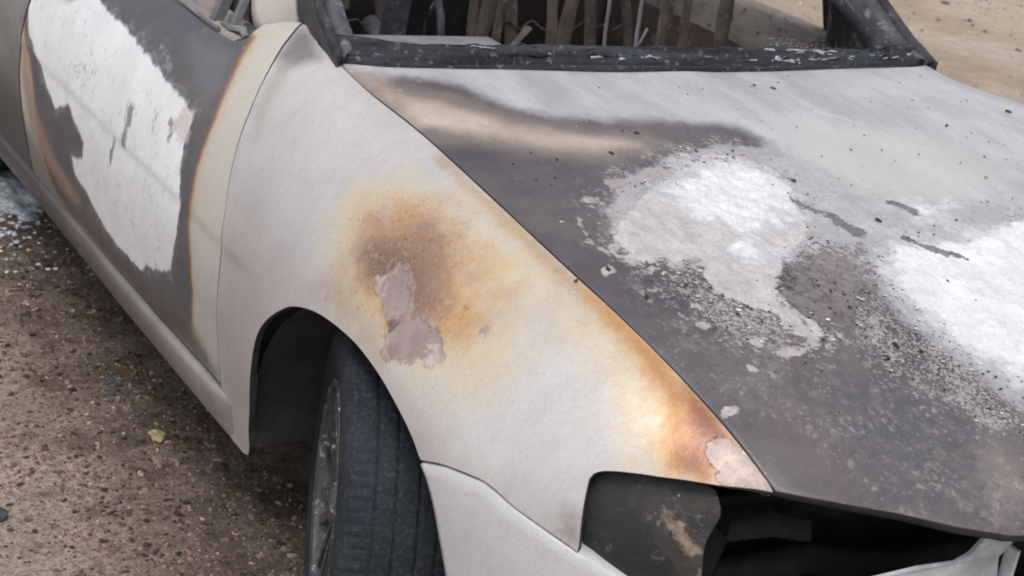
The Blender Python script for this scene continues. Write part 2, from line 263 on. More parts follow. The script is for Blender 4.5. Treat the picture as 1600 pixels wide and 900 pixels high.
 'd_lowdark': [(-1.532, 1.217), (-1.402, 1.245), (-1.136, 1.247), (-0.86, 1.248), (-0.613, 1.237), (-0.495, 1.271), (-0.633, 1.294), (-0.933, 1.329), (-1.272, 1.34), (-1.605, 1.33), (-1.784, 1.284), (-1.685, 1.165)],
 'd_scrib': [(-1.328, 0.974), (-1.287, 0.939), (-1.22, 0.932), (-1.179, 0.96), (-1.257, 0.99), (-1.352, 1.019)],
 'd_beige': [(-0.671, 0.643), (-0.604, 0.757), (-0.565, 0.826), (-0.538, 0.875), (-0.517, 0.913), (-0.477, 0.98), (-0.486, 1.043), (-0.552, 1.069), (-0.599, 1.014), (-0.621, 0.958), (-0.631, 0.89), (-0.659, 0.823), (-0.698, 0.751), (-0.7, 0.74), (-0.71, 0.68), (-0.64, 0.66)],
 'h_front': [(0.303, 0.619), (0.432, 0.542), (0.507, 0.42), (0.569, 0.349), (0.641, 0.29), (0.702, 0.22), (0.6, -0.3), (0.8, -0.25), (0.817, 0.343), (0.771, 0.436), (0.716, 0.536), (0.646, 0.549), (0.567, 0.621), (0.451, 0.669)],
}


# ------------------------------------------------------------------ materials
class NT:
    def __init__(s, name):
        s.m = bpy.data.materials.new(name); s.m.use_nodes = True; s.t = s.m.node_tree; s.n = s.t.nodes; s.l = s.t.links
        s.cache = {}
        s.b = s.n['Principled BSDF']; s.tc = s.n.new('ShaderNodeTexCoord').outputs['Object']
    def _i(s, sock, v):
        if isinstance(v, (int, float, tuple)): sock.default_value = v
        else: s.l.new(v, sock)
    def coord(s, sc=(1, 1, 1)):
        if sc == (1, 1, 1): return s.tc
        m = s.n.new('ShaderNodeMapping'); m.inputs['Scale'].default_value = sc; s.l.new(s.tc, m.inputs[0]); return m.outputs[0]
    def noise(s, scale, detail=4, rough=.6, sc=(1, 1, 1), w=0.0):
        key = (scale, detail, rough, sc, w)
        if key not in s.cache: s.cache[key] = s._noise(*key)
        return s.cache[key]
    def _noise(s, scale, detail, rough, sc, w):
        k = s.n.new('ShaderNodeTexNoise'); k.noise_dimensions = '4D'
        k.inputs['W'].default_value = w; k.inputs['Scale'].default_value = scale; k.inputs['Detail'].default_value = detail
        k.inputs['Roughness'].default_value = rough; s.l.new(s.coord(sc), k.inputs['Vector']); return k.outputs['Fac']
    def voro(s, scale, sc=(1, 1, 1), out='Distance', rand=1):
        k = s.n.new('ShaderNodeTexVoronoi'); k.inputs['Scale'].default_value = scale; k.inputs['Randomness'].default_value = rand
        s.l.new(s.coord(sc), k.inputs['Vector']); return k.outputs[out]
    def attr(s, name):
        k = s.n.new('ShaderNodeAttribute'); k.attribute_name = name; return k.outputs['Fac']
    def math(s, op, a, b=0.0, c=0.0):
        k = s.n.new('ShaderNodeMath'); k.operation = op; s._i(k.inputs[0], a); s._i(k.inputs[1], b)
        if op == 'MULTIPLY_ADD': s._i(k.inputs[2], c)
        return k.outputs[0]
    def rng(s, v, a, b, c=0.0, d=1.0, typ='SMOOTHSTEP'):
        k = s.n.new('ShaderNodeMapRange'); k.interpolation_type = typ
        s._i(k.inputs['Value'], v); k.inputs['From Min'].default_value = a; k.inputs['From Max'].default_value = b
        k.inputs['To Min'].default_value = c; k.inputs['To Max'].default_value = d; return k.outputs[0]
    def mix(s, f, a, b, mode='MIX'):
        k = s.n.new('ShaderNodeMix'); k.data_type = 'RGBA'; k.blend_type = mode
        s._i(k.inputs[0], f); s._i(k.inputs[6], a); s._i(k.inputs[7], b); return k.outputs[2]
    def ramp(s, v, stops):
        k = s.n.new('ShaderNodeValToRGB'); e = k.color_ramp.elements
        while len(e) < len(stops): e.new(.5)
        for q, (p, c) in zip(e, stops): q.position = p; q.color = c
        s._i(k.inputs[0], v); return k.outputs[0]
    def bump(s, h, strength=.3, dist=.001, prev=None):
        k = s.n.new('ShaderNodeBump'); k.inputs['Strength'].default_value = strength; k.inputs['Distance'].default_value = dist
        s._i(k.inputs['Height'], h)
        if prev is not None: s.l.new(prev, k.inputs['Normal'])
        return k.outputs[0]
    def out(s, col, rough=.6, normal=None, metallic=0.0, spec=.4):
        s._i(s.b.inputs['Base Color'], col); s._i(s.b.inputs['Roughness'], rough); s._i(s.b.inputs['Metallic'], metallic)
        s.b.inputs['Specular IOR Level'].default_value = spec
        if normal is not None: s.l.new(normal, s.b.inputs['Normal'])
        return s.m

def simple_mat(name, c1, c2, scale=12, rough=.7, bump=.4, bscale=60, metallic=0.0, spots=None, sc=(1, 1, 1), spec=.4):
    t = NT(name)
    n = t.rng(t.noise(scale, 6, .65, sc), .32, .68)
    col = t.mix(n, c1, c2)
    if spots: col = t.mix(t.rng(t.noise(scale*3.1, 5, .7, w=3.), .55, .68), col, spots)
    r = t.rng(t.noise(scale*2, 4, .6, w=5.), .3, .7, rough-.12, min(1, rough+.12))
    nb = t.bump(t.noise(bscale, 6, .65, w=1.), bump, .004)
    return t.out(col, r, nb, metallic, spec)

def burnt_paint(name, base, base2, layers, streak=(1, 1, 1), rough=.5, metal=0.0, extra=None):
    """matt, heat-bleached paint with stains; each stain's outline is a distance field stored on the panel"""
    t = NT(name)
    n0 = t.noise(5, 6, .62, w=2.); n1 = t.noise(38, 6, .7, streak, w=1.); nf = t.noise(420, 3, .6, w=9.)
    col = t.mix(t.rng(n0, .35, .65), base, base2)
    col = t.mix(t.rng(t.noise(16, 5, .7, streak, w=6.), .4, .7, 0, .22), col, (.80, .77, .755, 1), 'MULTIPLY')
    col = t.mix(t.rng(n1, .35, .75, 0, .22), col, (.74, .72, .71, 1), 'MULTIPLY')
    ro = rough
    hgt = t.math('MULTIPLY', n1, .5)
    for L in layers:
        qs = min((10, 14, 20, 28, 40, 60), key=lambda q_: abs(math.log(q_/L.get('ns', 30))))
        nz = t.noise(qs, 6, .70, L.get('nsc', (1, 1, 1)), w=4.4)
        a = t.attr(L['a'])
        h = t.math('SUBTRACT', t.math('MULTIPLY_ADD', t.math('SUBTRACT', nz, .5), 2*L.get('amp', .01)*1.8, L.get('grow', 0.0)), a)
        f = t.rng(h, -L.get('e', .004), L.get('e', .004), 0, L.get('op', 1.))
        if 'spk' in L:        # broken up into crumbs
            sc, th, sf = L['spk']
            qc = min((48, 75, 110, 170), key=lambda q_: abs(math.log(q_/sc)))
            mod = t.math('MULTIPLY_ADD', t.math('SUBTRACT', t.noise(20, 6, .70, w=4.4), .5), .45, t.noise(qc, 4, .75, w=4.4))
            f = t.math('MULTIPLY', f, t.rng(mod, th-sf, th+sf))
        c = L['c']
        cq = min((8, 16, 30, 60), key=lambda q_: abs(math.log(q_/L.get('cs', 25))))
        if 'c2' in L: c = t.mix(t.rng(t.noise(cq, 5, .7, L.get('csc', (1, 1, 1)), w=7.), .36, .64), L['c'], L['c2'])
        col = t.mix(f, col, c)
        if 'r' in L:
            k = t.n.new('ShaderNodeMix'); t._i(k.inputs[0], f); t._i(k.inputs[2], ro); t._i(k.inputs[3], L['r']); ro = k.outputs[0]
        if 'h' in L: hgt = t.math('MULTIPLY_ADD', f, L['h'], hgt)
    col = t.mix(t.rng(t.noise(34, 7, .78, w=41.), .56, .70, 0, .22), col, (.52, .50, .50, 1))
    col = t.mix(t.rng(t.noise(27, 7, .78, w=51.), .58, .72, 0, .20), col, (.16, .145, .14, 1))
    if extra: col = extra(t, col)
    # fine soot specks and pale ash dust
    sp = t.rng(t.noise(170, 2, .5, w=12.), .70, .76, 0, .55)
    col = t.mix(sp, col, (.10, .09, .09, 1))
    sp2 = t.rng(t.noise(150, 2, .5, w=22.), .71, .77, 0, .5)
    col = t.mix(sp2, col, (.62, .60, .59, 1))
    col = t.mix(t.rng(t.noise(190, 4, .8, w=31.), .44, .68, 0, .27), col, (.62, .59, .57, 1), 'MULTIPLY')
    col = t.mix(t.rng(nf, .4, .75, 0, .25), col, (.6, .58, .57, 1), 'MULTIPLY')
    nb = t.bump(hgt, .6, .0022)
    nb = t.bump(nf, .25, .0006, nb)
    if metal:      # bleached silver paint keeps a soft sheen where no stain sits
        br = t.noise(60, 4, .6, (1.6, 1, .10), w=15.)
        col = t.mix(t.rng(br, .35, .7, 0, .16), col, (.80, .79, .80, 1), 'MULTIPLY')
    return t.out(col, ro, nb, metal, .5)

def pdist(P, poly):
    """signed distance (negative inside) from points P (n,2) to a closed polygon"""
    poly = np.asarray(poly, float); A = poly; B = np.roll(poly, -1, 0)
    best = np.full(len(P), 1e9); ins = np.zeros(len(P), bool)
    for a, b in zip(A, B):
        d = b-a; L = max(d@d, 1e-12); t = np.clip(((P-a)@d)/L, 0, 1)
        best = np.minimum(best, np.hypot(*(P-(a+t[:, None]*d)).T))
        c = ((a[1] > P[:, 1]) != (b[1] > P[:, 1]))
        with np.errstate(divide='ignore', invalid='ignore'):
            xx = (b[0]-a[0])*(P[:, 1]-a[1])/(b[1]-a[1]+1e-15)+a[0]
        ins ^= c & (P[:, 0] < xx)
    return np.where(ins, -best, best)
def ldist(P, line, w):
    line = np.asarray(line, float); best = np.full(len(P), 1e9)
    if len(line) == 1: return np.hypot(*(P-line[0]).T)-w
    for a, b in zip(line[:-1], line[1:]):
        d = b-a; t = np.clip(((P-a)@d)/max(d@d, 1e-12), 0, 1)
        best = np.minimum(best, np.hypot(*(P-(a+t[:, None]*d)).T))
    return best-w
def sdf(P, shapes):
    out = np.full(len(P), 1e9)
    for s in shapes:
        out = np.minimum(out, ldist(P, DOM[s[0]], s[1]) if isinstance(s, tuple) else pdist(P, DOM[s]))
    return np.clip(out, -.3, .3)

def resample(pts, step):
    out = []
    for a, b in zip(pts, pts[1:]+pts[:1]):
        a = np.array(a, float); b = np.array(b, float); n = max(1, int(round(np.hypot(*(b-a))/step)))
        for i in range(n): out.append(tuple(a+(b-a)*i/n))
    return out
def curve(pts, step):
    """smooth (Catmull-Rom) open polyline through pts, sampled about every step"""
    P = [np.array(p, float) for p in pts]; P = [2*P[0]-P[1]]+P+[2*P[-1]-P[-2]]; out = []
    for i in range(1, len(P)-2):
        n = max(1, int(round(np.linalg.norm(P[i+1]-P[i])/step)))
        for k in range(n):
            t = k/n
            out.append(tuple(.5*((2*P[i])+(-P[i-1]+P[i+1])*t+(2*P[i-1]-5*P[i]+4*P[i+1]-P[i+2])*t*t+(-P[i-1]+3*P[i]-3*P[i+1]+P[i+2])*t**3)))
    out.append(tuple(P[-2])); return out

def panel(name, outline, step, mat, parent, side=-1, layers=None, wav=.0012, flange=.014, seed=0., offset=0., fn=None, shade_edge=True):
    """a pressed sheet-metal panel: the outline is cut out of the body shell and its edge folded inwards"""
    B = resample(outline, step); nb = len(B)
    Bn = np.array(B); lo = Bn.min(0); hi = Bn.max(0)
    gx, gy = np.meshgrid(np.arange(lo[0], hi[0], step), np.arange(lo[1], hi[1], step*.9)); gx[1::2] += step/2
    G = np.stack([gx.ravel(), gy.ravel()], -1); G = G[pdist(G, Bn) < -step*.62]
    pts = [Vector(p) for p in B]+[Vector(p) for p in G]
    r = delaunay_2d_cdt(pts, [(i, (i+1) % nb) for i in range(nb)], [], 1, 1e-6)
    uv = np.array([tuple(p) for p in r[0]]); faces = [tuple(f) for f in r[2]]
    f3 = (fn or shell)
    X = f3(uv[:, 0], uv[:, 1], side)
    # normals by differencing the shell
    e = 2e-3; du = f3(uv[:, 0]+e, uv[:, 1], side)-f3(uv[:, 0]-e, uv[:, 1], side); dv = f3(uv[:, 0], uv[:, 1]+e, side)-f3(uv[:, 0], uv[:, 1]-e, side)
    N = np.cross(du, dv); N /= np.linalg.norm(N, axis=1)[:, None]+1e-12
    if side > 0: N = -N
    if N[:, 2].mean() < 0 and abs(N[:, 2].mean()) > .3: N = -N
    s = np.sign((N*(X-np.array([[0, 0, .3]]))*np.array([[0, 1, 1]])).sum(1)); s[s == 0] = 1; N *= s[:, None]
    if wav:
        wv = np.array([mnoise.noise(Vector((p[0]*4+seed, p[1]*4, p[2]*4)))+.5*mnoise.noise(Vector((p[0]*11, p[1]*11+seed, p[2]*11))) for p in X])
        X = X+N*(wv*wav)[:, None]
    X = X+N*offset
    VN = np.zeros_like(X); Fa = np.array(faces)
    fnm = np.cross(X[Fa[:, 1]]-X[Fa[:, 0]], X[Fa[:, 2]]-X[Fa[:, 0]]); fnm *= np.sign((fnm*N[Fa[:, 0]]).sum(1))[:, None]
    for q_ in range(3): np.add.at(VN, Fa[:, q_], fnm)
    VN /= np.linalg.norm(VN, axis=1)[:, None]+1e-15
    # boundary loop
    cnt = {}
    for f in faces:
        for a, b in zip(f, f[1:]+f[:1]): cnt[(a, b)] = 1
    bd = {a: b for (a, b) in cnt if (b, a) not in cnt}
    st = next(iter(bd)); loop = [st]
    while bd[loop[-1]] != st: loop.append(bd[loop[-1]])
    loop = np.array(loop); n = len(loop); T = X[np.roll(loop, -1)]-X[np.roll(loop, 1)]; T /= np.linalg.norm(T, axis=1)[:, None]+1e-12
    O = np.cross(T, N[loop]); cen = X[loop]
    inward = X[faces[0][0]]
    # orient outwards: compare with uv polygon
    duv = uv[np.roll(loop, -1)]-uv[np.roll(loop, 1)]
    area = .5*np.sum(uv[loop][:, 0]*np.roll(uv[loop][:, 1], -1)-uv[loop][:, 1]*np.roll(uv[loop][:, 0], -1))
    o2 = np.stack([duv[:, 1], -duv[:, 0]], -1)*(1 if area > 0 else -1); o2 /= np.linalg.norm(o2, axis=1)[:, None]+1e-12
    O3 = f3(uv[loop][:, 0]+o2[:, 0]*e, uv[loop][:, 1]+o2[:, 1]*e, side)-f3(uv[loop][:, 0], uv[loop][:, 1], side)
    sg = np.sign((O*O3).sum(1)); sg[sg == 0] = 1; O = O*sg[:, None]
    V = [X]; off = len(X); F = list(faces)
    prev = list(loop)
    for (a, d) in ((.0007, .0006), (.0011, .0020), (.0008, flange*.5), (.0, flange)):
        V.append(X[loop]+O*a-N[loop]*d); cur = list(range(off, off+n)); off += n
        for k in range(n): F.append((prev[k], prev[(k+1) % n], cur[(k+1) % n], cur[k]))
        prev = cur
    # inner skin ring so the flange has a back
    V.append(X[loop]-O*.012-N[loop]*flange); cur = list(range(off, off+n)); off += n
    for k in range(n): F.append((prev[k], prev[(k+1) % n], cur[(k+1) % n], cur[k]))
    V = np.concatenate(V)
    nl = VN[loop]; NN = np.concatenate([VN, nl*.75+O*.66, O*.98+nl*.2, O, O, -nl])
    NN /= np.linalg.norm(NN, axis=1)[:, None]+1e-15
    fc = np.array([len(f) for f in F])
    # make face winding agree with the outward normals
    F = [tuple(f) if np.dot(np.cross(V[f[1]]-V[f[0]], V[f[2]]-V[f[0]]), NN[list(f)].sum(0)) >= 0 else tuple(reversed(f)) for f in F]
    UV = np.concatenate([uv]+[uv[loop]]*5)
    attrs = {L['a']: sdf(UV, L['s']) for L in (layers or [])}
    o = mesh_obj(name, V, F, mat, parent, True, attrs)
    o.data.normals_split_custom_set_from_vertices([tuple(p) for p in NN])
    if shade_edge:
        o.data.materials.append(M_black); f0 = len(faces)+1*n  # black on the folded edges puts the shade of the panel gaps into colour
        for q_ in range(f0, len(F)): o.data.polygons[q_].material_index = 1
    return o

# ------------------------------------------------------------------ ground
def rz_soot_shade(x, y):
    """scorched dirt and painted car shade round the car, plan distance to the body"""
    dx = max(abs(x+1.35)-2.3, 0); dy = max(abs(y)-.85, 0); return math.hypot(dx, dy)
def ground_z(x, y):
    fall = 1/(1+max(0, math.hypot(x, y)-6)*.4)
    return (mnoise.noise(Vector((x*1.7, y*1.7, 0)))*.012+mnoise.noise(Vector((x*6, y*6, 4)))*.009+mnoise.noise(Vector((x*22, y*22, 8)))*.006)*fall
t = NT('scorched_dirt')
n_big = t.noise(1.3, 6, .6); n_mid = t.noise(9, 7, .72, w=2.); n_f = t.noise(75, 6, .75, w=3.); n_v = t.noise(260, 4, .7, w=4.)
sand = t.mix(t.rng(n_big, .38, .62), (.50, .405, .315, 1), (.66, .56, .47, 1))
sand = t.mix(t.rng(n_mid, .35, .7, 0, .6), sand, (.41, .30, .24, 1))
dirt = t.mix(t.rng(n_f, .40, .62), (.72, .58, .48, 1), (.30, .21, .165, 1))
dirt = t.mix(t.rng(n_mid, .42, .66, 0, .55), dirt, (.43, .39, .35, 1))
dirt = t.mix(t.rng(t.noise(3.2, 5, .6, w=8.), .5, .62, 0, .35), dirt, (.24, .17, .135, 1))
so = t.attr('scorch_shade')
ch = t.rng(t.math('SUBTRACT', t.noise(7, 7, .75, w=11.), t.math('MULTIPLY', so, .30)), .45, .56, 0, .8)
dirt = t.mix(ch, dirt, t.mix(t.rng(n_f, .4, .6), (.085, .058, .048, 1), (.27, .19, .15, 1)))
dirt = t.mix(t.rng(t.noise(120, 3, .8, w=13.), .60, .68, 0, .8), dirt, (.05, .036, .03, 1))
dirt = t.mix(t.rng(t.noise(95, 3, .8, w=17.), .64, .72, 0, .6), dirt, (.60, .54, .47, 1))
k = t.math('ADD', so, t.math('MULTIPLY', t.math('SUBTRACT', n_big, .5), .9))
col = t.mix(t.rng(k, .15, 1.35), dirt, sand)
col = t.mix(t.rng(t.math('ADD', so, t.math('MULTIPLY', t.math('SUBTRACT', n_mid, .5), .25)), .02, .20, .55, 0), col, (.08, .06, .052, 1))  # soot close to the body, with the car's shade on the dirt painted in
col = t.mix(t.rng(n_v, .45, .65, 0, .6), col, (.5, .43, .38, 1), 'MULTIPLY')
nb = t.bump(n_f, 1.0, .016); nb = t.bump(n_v, .8, .005, nb)
M_ground = t.out(col, .95, nb, 0, .2)
def lines(lo, hi, a, b, fine, coarse):
    out = list(np.arange(a, b+1e-6, fine)); x = a; s = fine
    while x > lo: s *= coarse; x -= s; out.insert(0, max(x, lo))
    x = out[-1]; s = fine
    while x < hi: s *= coarse; x += s; out.append(min(x, hi))
    return out
gx = lines(-300, 300, -3.4, .6, .028, 1.25); gy = lines(-300, 300, -2.2, -.5, .028, 1.25)
V = []; A = []
for yy in gy:
    for xx in gx: V.append((xx, yy, ground_z(xx, yy))); A.append(min(rz_soot_shade(xx, yy), 9))
nx = len(gx); F = [(j*nx+i, j*nx+i+1, (j+1)*nx+i+1, (j+1)*nx+i) for j in range(len(gy)-1) for i in range(nx-1)]
tag(mesh_obj('ground', V, F, M_ground, None, True, {'scorch_shade': A}), kind='structure')

def stone(r, flat=.6, rg=rnd):
    """irregular chip, 12 vertices"""
    v = []
    for z, k in ((-1, 3), (-.3, 5), (.5, 4)):
        for i in range(k):
            a = 2*math.pi*(i+rg.random()*.7)/k; q = math.sqrt(max(.1, 1-z*z))*(.7+.5*rg.random())
            v.append(Vector((math.cos(a)*q, math.sin(a)*q, z*flat*(.8+.4*rg.random())))*r)
    bm = bmesh.new(); [bm.verts.new(p) for p in v]; bmesh.ops.convex_hull(bm, input=bm.verts)
    bm.verts.index_update(); out = ([q.co.copy() for q in bm.verts], [[q.index for q in f.verts] for f in bm.faces]); bm.free(); return out
protos = [stone(1, rnd.uniform(.35, .9)) for _ in range(30)]
def scatter(name, n, samp, size, cols, mat, label, cat, seed):
    rg = random.Random(seed); V = []; F = []; CO = []
    for _ in range(n):
        x, y = samp(rg); s = size(rg, x, y)
        pv, pf = rg.choice(protos); m = Matrix.Rotation(rg.random()*6.28, 3, 'Z') @ Matrix.Rotation(rg.uniform(-.5, .5), 3, 'X')
        el = rg.uniform(.6, 1.3); c = rg.choice(cols); b = rg.uniform(.75, 1.25); n0 = len(V); z = ground_z(x, y)+s*.12
        for p in pv:
            q = m @ Vector((p.x*el, p.y/el, p.z)); V.append((x+q.x*s, y+q.y*s, z+q.z*s)); CO.append((c[0]*b, c[1]*b, c[2]*b, 1))
        F += [tuple(i+n0 for i in f) for f in pf]
    o = mesh_obj(name, V, F, mat, None, False)
    ca = o.data.color_attributes.new('tone', 'FLOAT_COLOR', 'POINT'); ca.data.foreach_set('color', np.array(CO, np.float32).ravel())
    return tag(o, label, cat, kind='stuff')
t = NT('loose_chips'); k = t.n.new('ShaderNodeVertexColor'); k.layer_name = 'tone'
M_chips = t.out(t.mix(t.rng(t.noise(160, 4, .7), .35, .7, 0, .6), k.outputs[0], (.45, .42, .4, 1), 'MULTIPLY'), .9, t.bump(t.noise(300, 4, .7), .6, .002), 0, .25)
burnt = [(.07, .046, .037)]*8+[(.15, .10, .078)]*9+[(.26, .19, .148)]*8+[(.36, .275, .225)]*6
pale = [(.42, .33, .26)]*4+[(.5, .4, .33)]*4+[(.6, .52, .44)]*2+[(.16, .12, .1)]*2+[(.3, .25, .22)]
def s_near(rg):
    while True:
        x = rg.uniform(-3.0, .7); y = -.62-abs(rg.gauss(0, .42))
        if y > -1.95: return x, y
scatter('gravel', 26000, s_near, lambda rg, x, y: min(.0085, .0015*math.exp(abs(rg.gauss(0, .62)))), burnt, M_chips,
        'fine burnt chips and grit strewn on the dirt beside the car', 'gravel', 3)
def s_clod(rg):
    while True:
        x = rg.uniform(-2.6, .5); y = -.72-abs(rg.gauss(0, .30))
        if y > -1.9: return x, y
scatter('char_debris', 170, s_clod, lambda rg, x, y: rg.uniform(.004, .010), [(.03, .026, .025)]*4+[(.07, .05, .042)]*3+[(.15, .11, .09)], M_chips,
        'coarse black and brown burnt debris lying along the side of the car', 'debris', 13)
scatter('clods', 1500, s_clod, lambda rg, x, y: .003+.008*rg.random()**2.5, [(.24, .175, .14)]*3+[(.12, .082, .065)]*3+[(.05, .038, .033)]*3, M_chips,
        'small earth clods and grit on the dirt beside the car', 'gravel', 17)
def s_far(rg): return rg.uniform(-8.5, -1.2), rg.uniform(1.4, 9)
scatter('grit', 5200, s_far, lambda rg, x, y: .004*math.exp(abs(rg.gauss(0, .55))), pale, M_chips,
        'small pale grit on the sandy ground behind the car', 'grit', 4)

# ------------------------------------------------------------------ the car: stains and painted light per panel
HL = [
 dict(a='h_light', s=['h_light'], c=C(202,201,204), c2=C(178,177,182), cs=6, csc=(.5, 1.4, 1), amp=.022, ns=14, e=.028, r=.38),
 dict(a='h_brown', s=['h_brown'], c=C(142,130,124), amp=.03, ns=18, e=.03, op=.7),
 dict(a='h_mauve', s=['h_mauve'], c=C(108,94,96), amp=.03, ns=14, e=.05, op=.5),
 dict(a='h_blue', s=['h_blue'], c=C(98,98,103), amp=.03, ns=14, e=.05, op=.5),
 dict(a='h_front', s=['h_front'], c=C(148,141,142), c2=C(128,116,112), cs=16, amp=.05, ns=10, e=.05, op=.42, spk=(48, .54, .09)),
 dict(a='h_front', grow=.02, s=['h_front'], c=C(170,164,165), amp=.05, ns=14, e=.04, op=.5, spk=(110, .60, .04)),
 dict(a='h_front', grow=.03, s=['h_front'], c=C(70,64,68), amp=.05, ns=20, e=.04, op=.5, spk=(75, .60, .05)),
 dict(a='h_halo', s=['h_halo'], c=C(150,136,128), amp=.016, ns=16, e=.03, op=.65),
 dict(a='h_peach', s=['h_peach'], c=C(220,203,188), c2=C(190,170,158), cs=9, amp=.018, ns=14, e=.026, op=.8, r=.4),
 dict(a='h_peach2', s=['h_peach2'], c=C(178,160,148), c2=C(206,186,168), cs=16, amp=.014, ns=16, e=.026, op=.7),
 dict(a='h_cream', s=['h_cream'], c=C(209,203,196), amp=.04, ns=8, e=.06, op=.6),
 dict(a='h_midgrey', s=['h_midgrey'], c=C(168,166,171), c2=C(200,198,201), cs=14, amp=.028, ns=18, e=.010, op=.85),
 dict(a='h_midgrey', grow=.03, s=['h_midgrey'], c=C(176,170,170), amp=.05, ns=20, e=.012, op=.8, spk=(95, .56, .05)),
 dict(a='h_smear', s=['h_smear1', 'h_smear2', 'h_smear3'], c=C(178,166,163), amp=.016, ns=45, e=.003, op=.8),
 dict(a='h_gravel', s=['h_gravel', 'h_gravel2'], c=C(186,180,181), amp=.035, ns=24, e=.016, op=.9, spk=(150, .52, .05), h=.5),
 dict(a='h_gravel', grow=.05, s=['h_gravel', 'h_gravel2'], c=C(172,166,168), amp=.05, ns=22, e=.03, op=.7, spk=(120, .58, .05), h=.5),
 dict(a='h_ash', grow=.022, s=['h_ash'], c=C(196,188,187), amp=.045, ns=36, e=.004, op=.85, spk=(85, .52, .03), h=.7),
 dict(a='h_ash', s=['h_ash'], c=C(214,206,204), c2=C(188,184,186), cs=26, csc=(.7, 1.3, 1), amp=.017, ns=40, e=.0022, op=.97, r=.85, h=1.2),
 dict(a='h_ash', grow=-.012, s=['h_ash'], c=C(178,174,178), amp=.02, ns=30, e=.01, op=.65, spk=(48, .57, .05)),
 dict(a='h_white', grow=.03, s=['h_white', 'h_white2', 'h_white3', 'h_white4'], c=C(214,213,216), c2=C(196,195,200), cs=40, amp=.05, ns=22, e=.010, op=.8, r=.9, h=.5, spk=(70, .47, .08)),
 dict(a='h_white', s=['h_white', 'h_white2', 'h_white3', 'h_white4'], c=C(242,241,243), c2=C(224,223,226), cs=16, amp=.046, ns=20, nr=.72, e=.018, op=1, r=.9, h=1.6),
 dict(a='h_white', grow=-.008, s=['h_white', 'h_white2', 'h_white3', 'h_white4'], c=C(212,211,216), amp=.02, ns=20, e=.012, op=.6, spk=(60, .58, .04)),
 dict(a='h_greyband', s=['h_greyband'], c=C(176,177,179), amp=.008, ns=22, e=.008, op=.7),
 dict(a='h_cluster', grow=.012, s=['h_cluster'], c=C(100,94,98), c2=C(138,126,127), cs=60, amp=.035, ns=36, e=.004, op=.9, spk=(90, .50, .04)),
 dict(a='h_cluster', grow=-.01, s=['h_cluster'], c=C(150,138,138), c2=C(120,110,112), cs=60, amp=.03, ns=30, e=.006, op=.85, spk=(50, .45, .06)),
 dict(a='h_ringdark', s=['h_ringdark'], c=C(112,107,104), amp=.008, ns=60, e=.004, op=.7),
 dict(a='h_ring', s=[('h_ringl', .0022), ('h_ringb', .0024)], c=C(184,174,172), amp=.010, ns=60, e=.0016, op=.75),
 dict(a='h_flakes', s=['h_flake1', 'h_flake2', 'h_flake3', 'h_flake4', 'h_flake5', 'h_flake6', ('h_dots', .008), ('h_dot2', .003), ('h_dot3', .008)], c=C(204,194,189), c2=C(170,160,158), cs=70, amp=.009, ns=60, e=.0016, op=.9, h=1.),
 dict(a='h_crack', s=[('h_crack1', .007), ('h_crack1b', .013), ('h_crack2', .009), ('h_crack3', .0065), ('h_crack4', -.001), ('h_crack5', .000), ('h_crack6', .001)], c=C(88,84,92), c2=C(120,116,122), cs=90, amp=.016, ns=75, e=.0016, op=.88, h=-.8),
 dict(a='h_gloss', s=[('h_gloss', .001)], c=C(236,236,240), amp=.006, ns=30, e=.008, op=.7),  # highlight on the hood crease, painted into the colour
]
